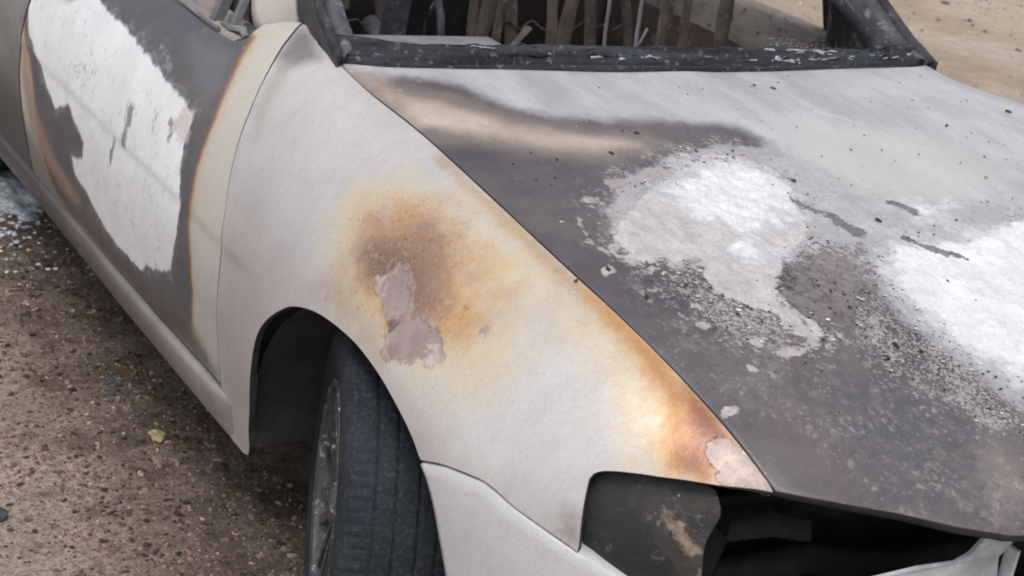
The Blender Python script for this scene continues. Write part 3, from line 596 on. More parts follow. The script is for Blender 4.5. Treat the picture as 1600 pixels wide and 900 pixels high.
FL = [
 dict(a='f_lower', s=['f_lower'], c=C(178,171,173), c2=C(190,182,181), cs=8, amp=.05, ns=10, e=.07, op=.8),  # mauve-grey stain, with the shade of the lower side painted in
 dict(a='f_mauve', s=['f_mauve'], c=C(178,166,163), amp=.03, ns=16, e=.05, op=.8),
 dict(a='f_edge_y', grow=.012, s=['f_edge_y'], c=C(219,205,178), c2=C(214,190,150), cs=14, amp=.04, ns=10, e=.045, op=.7),
 dict(a='f_edge_n', grow=.0, s=['f_edge_n'], c=C(196,158,116), c2=C(178,136,108), cs=30, amp=.016, ns=20, e=.016, op=.75),
 dict(a='f_edge_o', grow=.004, s=['f_edge_o'], c=C(206,152,92), c2=C(214,170,118), cs=22, amp=.026, ns=20, e=.024, op=.85, r=.36),
 dict(a='f_edge_o', grow=-.012, s=['f_edge_o'], c=C(178,124,88), c2=C(190,140,100), cs=30, amp=.02, ns=28, e=.012, op=.6),
 dict(a='f_edge_r', s=['f_edge_r'], c=C(150,92,66), c2=C(140,98,90), cs=22, amp=.02, ns=20, e=.022, op=.85, r=.32),
 dict(a='f_halo', grow=.01, s=['f_halo'], c=C(221,204,166), c2=C(212,198,176), cs=14, amp=.06, ns=10, e=.06, op=.8),
 dict(a='f_mauve', grow=-.01, s=['f_mauve'], c=C(176,162,157), amp=.03, ns=14, e=.04, op=.6),
 dict(a='f_orange', grow=.012, s=['f_orange'], c=C(210,176,136), c2=C(198,160,130), cs=16, amp=.06, ns=10, e=.05, op=.8, r=.42),
 dict(a='f_orange', grow=-.016, s=['f_orange'], c=C(204,156,98), amp=.055, ns=20, e=.03, op=.6),
 dict(a='f_brown', grow=.008, s=['f_brown'], c=C(148,118,108), c2=C(168,134,116), cs=16, amp=.045, ns=14, e=.038, op=.85, r=.38),
 dict(a='f_core', grow=.004, s=['f_darkcore'], c=C(112,90,84), amp=.024, ns=20, e=.03, op=.6),
 dict(a='f_brown', grow=.03, s=['f_brown'], c=C(212,190,164), amp=.03, ns=60, e=.02, op=.45, spk=(110, .60, .05)),
 dict(a='f_brown', grow=.06, s=['f_brown'], c=C(110,84,72), amp=.03, ns=60, e=.03, op=.5, spk=(170, .62, .03)),
 dict(a='f_pink', grow=.001, s=['f_pinkrim'], c=C(208,188,184), c2=C(170,146,142), cs=70, amp=.012, ns=60, e=.002, op=.9, h=.8),
 dict(a='f_patch', grow=.007, s=['f_patch1', 'f_patch2'], c=C(192,172,164), c2=C(150,126,118), cs=60, amp=.016, ns=60, e=.002, op=.75, h=.5),
 dict(a='f_patch', s=['f_patch1', 'f_patch2'], c=C(158,139,139), c2=C(178,158,154), cs=14, amp=.010, ns=40, e=.0015, op=.96, h=-1.2, r=.45),
 dict(a='f_pale', s=['f_pale', ('f_dotw', .006), ('f_dot3', .003)], c=C(208,197,188), c2=C(160,146,138), cs=60, amp=.014, ns=60, e=.002, op=.85, h=.7),
 dict(a='f_dk', s=['f_dkspot', ('f_dots', .0025), ('f_dot2', .0025), ('f_dot4', .002)], c=C(112,90,88), amp=.008, ns=60, e=.003, op=.85),
 dict(a='f_nose', s=['f_nose'], c=C(186,166,158), c2=C(142,124,118), cs=30, amp=.014, ns=40, e=.0015, op=.96, h=-.9, csc=(.4, 1, 1)),
 dict(a='f_smudge', s=['f_smudge'], c=C(112,96,88), amp=.016, ns=20, e=.024, op=.75),
 dict(a='f_top', grow=.01, s=['f_top'], c=C(120,112,110), amp=.008, ns=20, e=.022, op=.85),
 dict(a='f_gap', s=['f_gapstain'], c=C(180,170,158), amp=.006, ns=20, e=.02, op=.7),
]
KD = 1.0
DL = [
 dict(a='d_beige', s=['d_beige'], c=C(202,195,185), amp=.01, ns=14, e=.02, op=.7),
 dict(a='d_soot', grow=.022, s=['d_soot'], c=C(200,178,150), amp=.006, ns=12, e=.024, op=.85),
 dict(a='d_soot', grow=.010, s=['d_soot'], c=C(140,98,72), amp=.004, ns=12, e=.009, op=.95),
 dict(a='d_soot', s=['d_soot'], c=C(84,86,94,KD), c2=C(100,96,98,KD), cs=9, amp=.008, ns=14, e=.010, op=1, r=.5),
 dict(a='d_grey2', s=['d_grey2'], c=C(120,118,122,KD), amp=.02, ns=26, e=.02, op=.5),
 dict(a='d_brownb', s=['d_brownb'], c=C(112,98,90,KD), amp=.01, ns=18, e=.02, op=.7),
 dict(a='d_peachl', s=['d_peachl'], c=C(158,130,114,KD), amp=.01, ns=14, e=.02, op=.8),
 dict(a='d_lowdark', s=['d_lowdark'], c=C(70,66,68), amp=.03, ns=14, e=.04, op=.7),
 dict(a='d_white', grow=.012, s=['d_white'], c=C(150,150,156), amp=.03, ns=28, e=.006, op=.55, spk=(75, .50, .06)),
 dict(a='d_white', s=['d_white'], c=C(246,247,250), c2=C(234,236,240), cs=8, amp=.010, ns=20, nr=.72, nsc=(1.2, 1, .6), e=.004, op=1, r=.6, h=.6),
 dict(a='d_pinkr', s=['d_pinkr'], c=C(205,190,186), amp=.02, ns=40, e=.008, op=.7),
 dict(a='d_marks', s=[('d_mark1', .012), ('d_mark2', .006), ('d_mark3', .003), ('d_mark4', .006), ('d_mark5', .004)], c=C(122,122,124), amp=.018, ns=60, nsc=(1.6, 1, .4), e=.004, op=.85),
 dict(a='d_white', grow=-.03, s=['d_white'], c=C(176,178,184), amp=.05, ns=20, e=.02, op=.35, spk=(48, .60, .05)),
 dict(a='d_scrib', s=['d_scrib'], c=C(140,140,146), amp=.03, ns=40, e=.006, op=.7, spk=(75, .58, .03)),
 dict(a='d_scuff', s=[('d_scuff', .004)], c=C(150,150,156), amp=.01, ns=60, e=.003, op=.7),
]
pb = C(211,206,205); pb2 = C(199,195,196)
M_hood = burnt_paint('scorched_hood_paint', C(112,104,107), C(84,80,84), HL, rough=.45, metal=.12)
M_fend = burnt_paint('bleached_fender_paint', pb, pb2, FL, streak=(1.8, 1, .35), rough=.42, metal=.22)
M_door = burnt_paint('bleached_door_paint', C(205,200,194), C(195,190,186), DL, streak=(1.8, 1, .4), rough=.46, metal=.1)
M_pale = burnt_paint('pale_burnt_paint', C(206,204,205), C(196,194,196), [], rough=.5)
M_bump = burnt_paint('bumper_paint', C(206,205,207), C(200,199,201), [], rough=.45)
def sill_soot(t, col):
    sx = t.n.new('ShaderNodeSeparateXYZ'); t.l.new(t.tc, sx.inputs[0])
    v = t.math('ADD', sx.outputs[0], t.math('MULTIPLY', t.math('SUBTRACT', t.noise(5, 5, .65, w=3.), .5), .5))
    col = t.mix(t.rng(v, -.95, -.52, .80, 0), col, (.16, .14, .14, 1))
    return t.mix(t.rng(v, -1.7, -1.0, .85, 0), col, (.055, .050, .055, 1))
def rear_soot(t, col):
    sx = t.n.new('ShaderNodeSeparateXYZ'); t.l.new(t.tc, sx.inputs[0])
    v = t.math('ADD', sx.outputs[2], t.math('MULTIPLY', t.math('SUBTRACT', t.noise(6, 5, .65, w=3.), .5), .2))
    return t.mix(t.rng(v, .40, .68, .92, 0), col, (.06, .055, .06, 1))
M_sill = burnt_paint('sill_paint', C(172,165,164), C(150,143,143), [], rough=.42, streak=(.3, 1, 1), metal=.15, extra=sill_soot)
def pillar_soot(t, col):
    sx = t.n.new('ShaderNodeSeparateXYZ'); t.l.new(t.tc, sx.inputs[0])
    v = t.math('ADD', t.math('MULTIPLY_ADD', t.math('MAXIMUM', t.math('SUBTRACT', sx.outputs[2], .955), 0.), .5, sx.outputs[0]), t.math('MULTIPLY', t.math('SUBTRACT', t.noise(30, 5, .65, w=3.), .5), .02))
    return t.mix(t.rng(v, -.664, -.650), col, (.04, .038, .044, 1))
M_pill = burnt_paint('pillar_paint', C(204,199,190), C(196,191,184), [], rough=.5, extra=pillar_soot)
M_rear = burnt_paint('rear_door_paint', C(150,150,148), C(120,120,120), [], rough=.5, extra=rear_soot)
M_void = simple_mat('deep_soot', (.010, .010, .012, 1), (.022, .021, .023, 1), 14, .9, .5, 40, spec=.2)
M_char = simple_mat('charred_metal', (.020, .020, .025, 1), (.060, .060, .070, 1), 14, .7, .7, 70, 0, (.12, .12, .13, 1), spec=.25)
M_charp = simple_mat('charred_pillar', (.040, .042, .050, 1), (.12, .125, .135, 1), 9, .65, .6, 60, 0, (.22, .22, .235, 1), sc=(1, 1, .4), spec=.3)
M_charin = simple_mat('charred_inner', (.03, .03, .034, 1), (.12, .105, .10, 1), 9, .6, .6, 50, 0, (.26, .24, .24, 1), sc=(1.5, 1, .3), spec=.3)
M_black = simple_mat('soot_and_gap_shade', (.040, .038, .041, 1), (.065, .062, .066, 1), 14, .85, .5, 40, spec=.2)
M_rust = simple_mat('rusty_steel', (.12, .09, .078, 1), (.05, .041, .039, 1), 16, .85, .7, 60, 0, (.20, .16, .14, 1), sc=(1, 1, .4), spec=.2)
M_brown = simple_mat('heat_browned_steel', (.115, .085, .078, 1), (.045, .039, .040, 1), 10, .8, .6, 50, 0, (.13, .105, .095, 1), spec=.25)
M_dust = simple_mat('ash_dusted_metal', (.22, .22, .235, 1), (.13, .13, .14, 1), 9, .8, .3, 60, spec=.3)
M_lens = simple_mat('blackened_lamp_shell', (.030, .031, .036, 1), (.040, .040, .045, 1), 8, .45, .12, 60, spec=.45)
M_flake = simple_mat('char_flake', (.03, .028, .03, 1), (.085, .078, .08, 1), 60, .9, .6, 200, spec=.2)

car = empty('burnt_car')
tag(car, 'burnt out pale sedan with scorched bonnet, missing windscreen and steered front wheel', 'car')

# ---- hood
hr = [tuple(p) for p in DOM['hoodrear']]; hf = [tuple(p) for p in DOM['hoodfront']]
E_ = .6885
half_r = curve([(hr[0][0], E_)]+hr[1:]+[(-.409, 0.0)], .02)
half_f = curve([(hf[0][0], E_)]+hf[1:]+[(.862, .2), (.882, 0.0)], .02)
out = half_f[::-1]                                  # centre front -> right corner
out += [(hf[0][0]+(hr[0][0]-hf[0][0])*i/90, E_) for i in range(1, 90)]
out += half_r                                       # right rear corner -> centre
out += [(x, -v) for x, v in half_r[::-1][1:]]
out += [(hf[0][0]+(hr[0][0]-hf[0][0])*i/90, -E_) for i in range(89, 0, -1)]
out += [(x, -v) for x, v in half_f][:-1]
hood = panel('hood', out, .0065, M_hood, car, layers=HL, wav=.0022, flange=.016, seed=3.)
co = np.empty(len(hood.data.vertices)*3, np.float32); hood.data.vertices.foreach_get('co', co); co = co.reshape(-1, 3)
def getat(o, k): v = np.empty(len(o.data.vertices), np.float32); o.data.attributes[k].data.foreach_get('value', v); return v
wa = getat(hood, 'h_white'); aa = getat(hood, 'h_ash')
rel = np.array([mnoise.noise(Vector((p[0]*38, p[1]*38, 3)))+.6*mnoise.noise(Vector((p[0]*85, p[1]*85, 7))) for p in co])
up_ = smooth((.012-wa)/.022)*(.0030+.0035*rel)+smooth((.004-aa)/.010)*(.0012+.0012*rel)
co[:, 2] += up_; hood.data.vertices.foreach_set('co', co.ravel())
vn = [None]*len(co)
hood.data.update(); hood.data.attributes.remove(hood.data.attributes['custom_normal']) if 'custom_normal' in hood.data.attributes else None

# ---- fender outline (right), reused on the left
gap = curve(DOM['gap'], .012); arch = curve(DOM['arch'], .012); joint = curve(DOM['joint'], .012); lamp = curve(DOM['lampedge'], .008)
dg = .002
fo = [(-.47+(.6722+.47)*i/90, .6925) for i in range(0, 90)]      # along the hood
fo += [(x, v) for x, v in lamp[::-1]]
fo += [(x, v-dg) for x, v in joint[::-1][1:]]
fo += [(x, v) for x, v in arch[::-1][1:-2]]
fo += [(-.366, 1.342), (-.371, 1.353), (-.380, 1.361), (-.395, 1.366), (-.41, 1.367), (-.455, 1.368), (-.472, 1.34), (-.478+dg, 1.305)]
fo += [(x+dg, v) for x, v in gap[::-1]]
fo += [(-.60, .679), (-.54, .690)]
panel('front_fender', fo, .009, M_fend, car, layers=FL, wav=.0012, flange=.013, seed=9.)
panel('front_fender', fo, .03, M_pale, car, side=1, wav=.0012, flange=.013, seed=12.)

# ---- doors: front door up to the belt line, rear door behind it
XR = -1.665
def door_outline(xr, xf_curve):
    o = [(x-.0035, v) for x, v in xf_curve]
    o += [(xr, 1.292)]; o += [(xr-.012, 1.15), (xr-.012, 1.0), (xr, .80), (xr+.006, .765)]
    o += [(-1.04, .763), (-.905, .757), (-.80, .760), (-.731, .765), (-.706, .752), (-.715, .72), (-.722, .69), (-.70, .672)]
    return o
do_ = door_outline(XR, gap)
dr = panel('front_door', do_, .008, M_door, car, layers=DL, wav=.0014, flange=.016, seed=5.)
for f in dr.data.polygons:
    if f.center.z > .885 and f.center.x > -.76 and f.center.y > -.76 and f.center.x < -.655: f.material_index = 0
ld = panel('front_door', do_, .03, M_pale, car, side=1, wav=.0014, flange=.016, seed=6.)
rear = [(XR-.017, .765), (XR-.012, .80), (XR-.024, 1.0), (XR-.024, 1.15), (XR-.012, 1.292), (-2.22, 1.292), (-2.30, 1.15), (-2.42, 1.03), (-2.50, .92), (-2.52, .765)]
for s in (-1, 1): panel('rear_door', rear, .03, M_rear if s < 0 else M_pale, car, side=s, flange=.016, seed=8.)
qa = [(-2.60-.36*math.cos(a)*-1, .3+.36*math.sin(a)) for a in np.linspace(0, math.pi, 13)]
def vz(x, z, side=-1):                               # panel coordinate v that has height z at station x
    vs = np.linspace(.75, 1.37, 120); P = shell(np.full(120, x), vs)
    return float(np.interp(-z, -P[:, 2], vs))
q = [(-2.53, .765), (-2.51, .92), (-2.43, 1.03), (-2.31, 1.15), (-2.235, 1.292), (-2.235, 1.365)]
q += [(x, vz(x, z)) for x, z in qa]+[(-2.97, 1.365), (-3.55, 1.365), (-3.58, 1.1), (-3.56, .80), (-3.5, .70), (-2.9, .70), (-2.6, .72)]
for s in (-1, 1): panel('rear_quarter', q, .035, M_rear if s < 0 else M_pale, car, side=s, flange=.016)
tr = [(-2.95, -.69), (-2.95, .69), (-3.55, .69), (-3.6, 0), (-3.55, -.69)]
panel('boot_lid', tr, .05, M_pale, car, flange=.016)

# door handle recess, belt trim, window posts on the right front door
b = MB()
for k in range(24):
    pass
bt = []
for xx in np.linspace(-1.64, -.80, 40):
    p = shell([xx], [.752])[0]; bt.append((p[0], p[1]-.002, p[2]+.004))
b.tube(bt, .0042, 8); b.build('belt_trim', M_dust, dr)
b = MB(); hp = [shell([xx], [.865])[0]+np.array([0, -.012 if 0 < i < 5 else 0, 0]) for i, xx in enumerate(np.linspace(-1.58, -1.42, 6))]
b.tube([tuple(p) for p in hp], .011, 10); b.build('door_handle', M_char, dr)

# ---- sills
for s in (-1, 1):
    V = []; F = []; prof = [(1.288, 0), (1.292, .008), (1.302, .012), (1.325, .010), (1.35, .006), (1.368, .000), (1.372, -.02), (1.372, -.05), (1.34, -.10), (1.29, -.10), (1.286, -.012)]
    xs = np.linspace(-.425, -2.24, 110)
    for i, xx in enumerate(xs):
        fade = min(1, (xs[0]-xx)/.09)
        for v, o in prof:
            p = shell([xx], [v], s)[0]; oo = o if o < 0 else o*fade-.0015*(1-fade)
            V.append((p[0], p[1]+s*(oo+(.002 if s else 0)*fade), p[2]))
    k = len(prof)
    F = [(i*k+j, i*k+(j+1) % k, (i+1)*k+(j+1) % k, (i+1)*k+j) for i in range(len(xs)-1) for j in range(k)]
    F += [tuple(range(k)), tuple(range((len(xs)-1)*k, len(xs)*k))]
    o = mesh_obj('side_skirt', V, F, M_sill, car); fix_normals(o); o.data.set_sharp_from_angle(angle=R(50))

# ---- bumper: follows the joint, wraps round the nose
jx = [p[0] for p in DOM['joint']]; jv = [p[1] for p in DOM['joint']]
top = [(.5315, -.793, .557), (.570, -.752, .535), (.63, -.695, .515), (.72, -.60, .50), (.82, -.42, .495), (.885, -.21, .492), (.90, 0, .49)]
topc = curve(top, .02)
V = []; F = []; rows = 16
al = sorted([(x, v) for x, v in curve(DOM['arch_low'], .01)]+[(.372, 1.26), (.378, 1.31), (.38, 1.37)], key=lambda p: p[1])
def arch_x(v): return float(np.interp(v, [p[1] for p in al], [p[0] for p in al]))
bul = []
cols = []
for kk in range(31):
    s_ = kk/30; col_ = []
    for w_ in range(rows):
        ww = w_/(rows-1); x = .257+(.5315-.257)*s_
        for _ in range(6):
            vj = float(np.interp(x, jx, jv)); v = vj+dg+(1.37-vj-dg)*ww; x = arch_x(v)+(.5315-arch_x(v))*s_
        col_.append(shell([x], [v])[0])
    cols.append(col_)
endc = cols[-1]; bul = [(math.hypot(0, 0)+(-(p[1]))-(-(endc[0][1])), p[2]) for p in endc]
z0 = endc[0][2]
for i in range(1, len(topc)):
    a = Vector(topc[max(i-1, 0)]); c_ = Vector(topc[min(i+1, len(topc)-1)]); d = (c_-a); nrm = Vector((-d.y, d.x, 0)); nrm = -nrm if nrm.dot(Vector((1, -1, 0))) < 0 else nrm
    if i == len(topc)-1: nrm = Vector((1, 0, 0))
    nrm.normalize(); P = Vector(topc[i])
    cols.append([np.array(P+nrm*o-Vector((0, 0, P.z-(P.z-.22)*0-0))+Vector((0, 0, P.z+(.22-P.z)*(z0-z)/(z0-.22)))) for o, z in bul])
# fold the upper edge inwards: bevel and ledge
full = []
for i, cl in enumerate(cols):
    a = cols[max(0, i-1)][0]; b_ = cols[min(len(cols)-1, i+1)][0]; d = Vector(b_)-Vector(a); nrm = Vector((-d.y, d.x, 0)).normalized()
    if nrm.dot(Vector((.6, -1, 0))) < 0: nrm = -nrm
    nrm = np.array(nrm); e0 = cl[0]
    ledge = [e0-nrm*.045+np.array([0, 0, .000]), e0-nrm*.012+np.array([0, 0, .001]), e0-nrm*.003+np.array([0, 0, -.0004]), e0-np.array([0, 0, .0035])+nrm*.0008]
    under = [cl[-1]-nrm*.03, cl[-1]-nrm*.06+np.array([0, 0, .03])]
    full.append(ledge+list(cl[1:])+under)
k = len(full[0]); V = [p for cl in full for p in cl]; n = len(full)
F = [(i*k+j, i*k+j+1, (i+1)*k+j+1, (i+1)*k+j) for i in range(n-1) for j in range(k-1)]
m0 = len(V); V += [np.array([p[0], -p[1], p[2]]) for cl in full[:-1] for p in cl]
idx = lambda i, j: (i*k+j) if i == n-1 else m0+i*k+j
F += [(idx(i, j), idx(i+1, j), idx(i+1, j+1), idx(i, j+1)) for i in range(n-1) for j in range(k-1)]
bo = mesh_obj('bumper', V, F, M_bump, car); fix_normals(bo)
sm = bo.modifiers.new('thick', 'SOLIDIFY'); sm.thickness = .003; sm.offset = -1

# ---- wheel-arch liners, inner structure, engine bay, underbody
def liner(cx, s, z0=.29, r=.368):
    V = []; F = []; ys = [.872, .80, .70, .60, .47]
    A_ = np.linspace(-.12, math.pi+.10, 40)
    for y in ys:
        for a in A_: 
            rr = r if y < .86 else r-.001
            x = cx+rr*math.cos(a); z = z0+rr*.985*math.sin(a)
            V.append((x, s*((y-.012-max(0, (x-cx-.1))*.35-max(0, .42-z)*.18) if y > .85 else y-.02*(1 if y > .75 else 0)), z))
    n = len(A_)
    F = [(j*n+i, j*n+i+1, (j+1)*n+i+1, (j+1)*n+i) for j in range(len(ys)-1) for i in range(n-1)]
    c0 = len(V); V.append((cx, s*.47, z0)); F += [((len(ys)-1)*n+i, (len(ys)-1)*n+i+1, c0) for i in range(n-1)]
    return V, F
for s in (-1, 1):
    V, F = liner(0, s); mesh_obj('wheel_arch_liner', V, F, M_black, car)
    V, F = liner(-2.6, s); mesh_obj('wheel_arch_liner', V, F, M_black, car)
b = MB()
b.box(-3.4, .38, -.46, .46, .18, .30)          # floor pan
b.box(-2.22, -.42, -.80, .80, .24, .31)
b.build('floor_pan', M_black, car)
b = MB()
b.box(-.44, -.40, -.70, .70, .30, .86)         # firewall
b.box(-.40, .50, -.62, -.60, .30, .70); b.box(-.40, .50, .60, .62, .30, .70)
b.box(-.35, .35, -.38, .38, .32, .70, .02)     # engine block
b.box(-.15, .25, -.30, .10, .70, .76, .02)
b.build('engine_bay', M_void, car, rough=.006)
b = MB()
b.box(.48, .52, -.64, .64, .26, .66, .01)
b.box(.52, .57, -.66, .66, .22, .42, .01)
b.tube([(.56, -.60, .50), (.60, -.45, .53), (.62, -.3, .50), (.63, 0, .50), (.6, .5, .5)], .022, 10)
b.tube([(.53, -.62, .60), (.57, -.50, .62), (.60, -.42, .60), (.61, -.30, .61)], .014, 8, jitter=.5)
b.tube([(.55, -.66, .45), (.60, -.58, .47), (.63, -.50, .46), (.62, -.44, .43)], .03, 9, jitter=.5)
b.build('radiator_support', M_void, car, rough=.008, rs=30)

# ---- burnt-out headlamp: dark shell, heat-browned strip behind it
HO = [(-.02, 0)]
def inset(d):
    def g(x, v, side=-1): return shell(x, v, side)
    return g
lens = curve([(.530, 1.085), (.510, 1.02), (.497, .95), (.488, .895), (.492, .862), (.515, .835), (.56, .815), (.62, .80)], .012)+curve([(.62, .80), (.640, .84), (.645, .92), (.660, 1.00), (.67, 1.12), (.565, 1.12)], .012)[1:]
LL = [dict(a='l_strip', grow=.016, s=['l_strip'], c=C(70, 60, 54), c2=C(40, 37, 37), cs=30, amp=.035, ns=30, e=.01, op=.8),
      dict(a='l_strip', s=['l_strip'], c=C(168, 146, 128), c2=C(100, 82, 72), cs=30, grow=-.010, amp=.03, ns=40, e=.006, op=.75, h=.6),
      dict(a='l_dark', s=['l_dark'], c=C(24, 24, 25), c2=C(58, 50, 45), cs=22, amp=.02, ns=30, e=.006, op=.95, h=-1)]
M_lampst = burnt_paint('scorched_lamp_shell', C(38, 38, 43), C(28, 28, 32), LL, rough=.5)
for s in (-1, 1):
    lamp_e = empty('headlamp', (0, 0, 0), car)
    panel('lamp_shell', lens, .010, M_lampst, lamp_e, side=s, layers=LL, wav=.004, flange=.01, offset=-.028)
    b = MB(); b.tube([(.50, s*.68, .66), (.54, s*.66, .60), (.56, s*.62, .56), (.58, s*.64, .48)], [.02, .03, .035, .03], 9, jitter=.7)
    b.tube([(.60, s*.60, .60), (.63, s*.56, .62), (.64, s*.50, .60)], [.01, .02, .012], 8, jitter=.8)
    b.tube([(.62, s*.62, .52), (.66, s*.58, .50), (.69, s*.52, .52)], [.012, .02, .012], 8, jitter=.8)
    b.build('lamp_remains', M_void, lamp_e, rough=.014, rs=34)

# ---- pale grille bracket under the hood lip
def plate(pts, thick, mb):
    a = [Vector(p) for p in pts]; t_ = Vector((-thick, 0, 0)); n = len(a)
    mb.add(a+[p+t_ for p in a], [tuple(range(n)), tuple(reversed(range(n, 2*n)))]+[(i, i+n, (i+1) % n+n, (i+1) % n) for i in range(n)])
for s in (-1, 1):
    b = MB()
    P = [(-.318, .655), (-.245, .655), (-.262, .618), (-.279, .605), (-.262, .54), (-.258, .47), (-.40, .46), (-.52, .585), (-.411, .601), (-.352, .604), (-.332, .614), (-.313, .640)]
    plate([(.778-.15*abs(y+.3)*(1 if y < -.3 else 0), -s*y if s > 0 else y, z) for y, z in P], .006, b)
    b.bar((.784, -.262*-s if s > 0 else -.262, .62), (.784, (.262 if s > 0 else -.262), .47), (0, 1, 0), .006, .02)
    b.build('grille_bracket', simple_mat('ashy_bracket', (.58, .59, .62, 1), (.36, .36, .38, 1), 24, .6, .4, 80, 0, (.5, .5, .52, 1)), car, smooth=False)

# ---- A pillars (side plate with charred inner face), scuttle strip along the missing windscreen
PO = curve([(-.468, .712, .920), (-.50, .712, .937), (-.56, .708, .966), (-.62, .700, 1.005), (-.70, .685, 1.060), (-.90, .645, 1.185), (-1.08, .605, 1.29), (-1.22, .575, 1.375)], .02)
PI_ = [(-.485, .685, .937), (-.527, .656, .952), (-.57, .652, .976), (-.61, .650, 1.004), (-.70, .632, 1.060), (-.90, .590, 1.180), (-1.10, .550, 1.295), (-1.22, .525, 1.375)]
PR_ = [(-.470, .709, .914), (-.54, .705, .925), (-.60, .705, .932), (-.648, .697, .934), (-.70, .714, .922), (-.738, .738, .902), (-.768, .745, .925), (-.80, .738, .985), (-.85, .725, 1.03), (-.95, .70, 1.10), (-1.10, .66, 1.205), (-1.33, .60, 1.35)]
PB_ = [(-.800, .712, .870), (-.805, .711, .905), (-.81, .709, .935), (-.815, .705, .985), (-.84, .695, 1.03), (-.93, .675, 1.095), (-1.05, .64, 1.18), (-1.20, .60, 1.26), (-1.33, .57, 1.345)]
def even(pts, n):
    c_ = np.array(curve(pts, .01)); d = np.r_[0, np.cumsum(np.linalg.norm(np.diff(c_, axis=0), axis=1))]; s_ = np.linspace(0, d[-1], n)
    return np.stack([np.interp(s_, d, c_[:, i]) for i in range(3)], -1)
NP = 90
def loft(name, rows, mat, parent, s, rough=0, rs=20, thick=.004, smooth=True):
    k = len(rows); V = []
    for i in range(NP):
        for r_ in rows: V.append((r_[i][0], s*r_[i][1], r_[i][2]))
    F = [(i*k+j, i*k+j+1, (i+1)*k+j+1, (i+1)*k+j) for i in range(NP-1) for j in range(k-1)]
    o = mesh_obj(name, V, F, mat, parent, smooth); fix_normals(o)
    if rough: roughen(o, rough, rs)
    if thick: so_ = o.modifiers.new('thick', 'SOLIDIFY'); so_.thickness = thick; so_.offset = 0
    return o
eO, eI, eR, eB = even(PO, NP), even(PI_, NP), even(PR_, NP), even(PB_, NP)
skin0 = even([(-.652, .701, .946)]+[tuple(p) for p in PO if p[0] < -.66], NP)
for s in (-1, 1):
    pil = empty('windscreen_pillar', (0, 0, 0), car)
    nrm = np.array([.45, .25, .86]); inw = np.array([-.30, -.55, -.75])
    rows = [eO*(1-t_)+eR*t_+np.array([0, .003*math.sin(t_*math.pi), .001*math.sin(t_*math.pi)]) for t_ in np.linspace(0, 1, 9)]
    sk = loft('pillar_skin', rows, M_pill if s < 0 else M_charp, pil, s); sk.data.materials.append(M_char)

    mixr = lambda t_, h: eO*(1-t_)+eI*t_+nrm*h
    loft('screen_rim', [mixr(-.02, -.02), mixr(.0, .004), mixr(.04, .012), mixr(.12, .016), mixr(.22, .014), mixr(.30, .006), mixr(.36, -.004)], M_char, pil, s, .0018, 30)
    loft('pillar_face', [mixr(.30, -.006), mixr(.42, .000), mixr(.50, .006), mixr(.62, .008), mixr(.80, .006), mixr(.94, .001), mixr(1.0, -.006), mixr(1.02, -.03), mixr(1.03, -.06)], M_charp, pil, s, .0030, 16)
    rows = [(eI+nrm*-.03)*(1-t_)+eB*t_+np.array([0, -.014*math.sin(t_*9.4), 0]) for t_ in np.linspace(0, 1, 12)]
    loft('pillar_inner', rows, M_charin if s > 0 else M_char, pil, s, .004, 14)

def scut_x(y):                                       # rear edge of the hood at y
    return float(np.interp(abs(y), [0, .112, .31, .50, .60, .70], [-.409, -.4115, -.4196, -.4188, -.4357, -.478]))
V = []; F = []; ys = np.linspace(-.712, .742, 330)
prof = [(.002, -.030), (-.004, -.006), (-.005, .005), (-.009, .008), (-.012, .004), (-.016, .004), (-.018, .013), (-.022, .014), (-.025, .010), (-.028, .016), (-.034, .026), (-.046, .031), (-.060, .028), (-.070, .018), (-.074, -.02)]
for y in ys:
    x0 = scut_x(min(abs(y), .70)); z0_ = .929-.004*abs(y)/.7+(.0 if abs(y) < .6 else (abs(y)-.6)*.03)
    lump = 1 if y > .1 else .45
    tp = min(1, max(0, .742-y)/.05)**.6+.05; y_s = y
    for j, (dx, dz) in enumerate(prof):
        p = Vector((x0+dx*(tp if dx < 0 else 1)-.003, y, z0_+(dz*tp if dz > 0 else dz)))
        if j > 1:
            k_ = .006*lump*(1 if j > 3 else .4)
            p += Vector((mnoise.noise(Vector((y*24, j*.9, 1)))*k_*.8, 0, mnoise.noise(Vector((y*17, j*.45, 5)))*k_*1.1+mnoise.noise(Vector((y*60, j*1.3, 9)))*k_*.6))
        V.append(tuple(p))
k = len(prof); F = [(i*k+j, i*k+j+1, (i+1)*k+j+1, (i+1)*k+j) for i in range(len(ys)-1) for j in range(k-1)]
F += [tuple(range(k)), tuple(range((len(ys)-1)*k, len(ys)*k))]
M_scut = simple_mat('melted_screen_seal', (.010, .011, .015, 1), (.045, .047, .060, 1), 20, .62, 1.0, 110, 0, (.15, .155, .17, 1), sc=(1, .16, 2.2), spec=.25)
o = mesh_obj('windscreen_seal', V, F, M_scut, car); fix_normals(o)
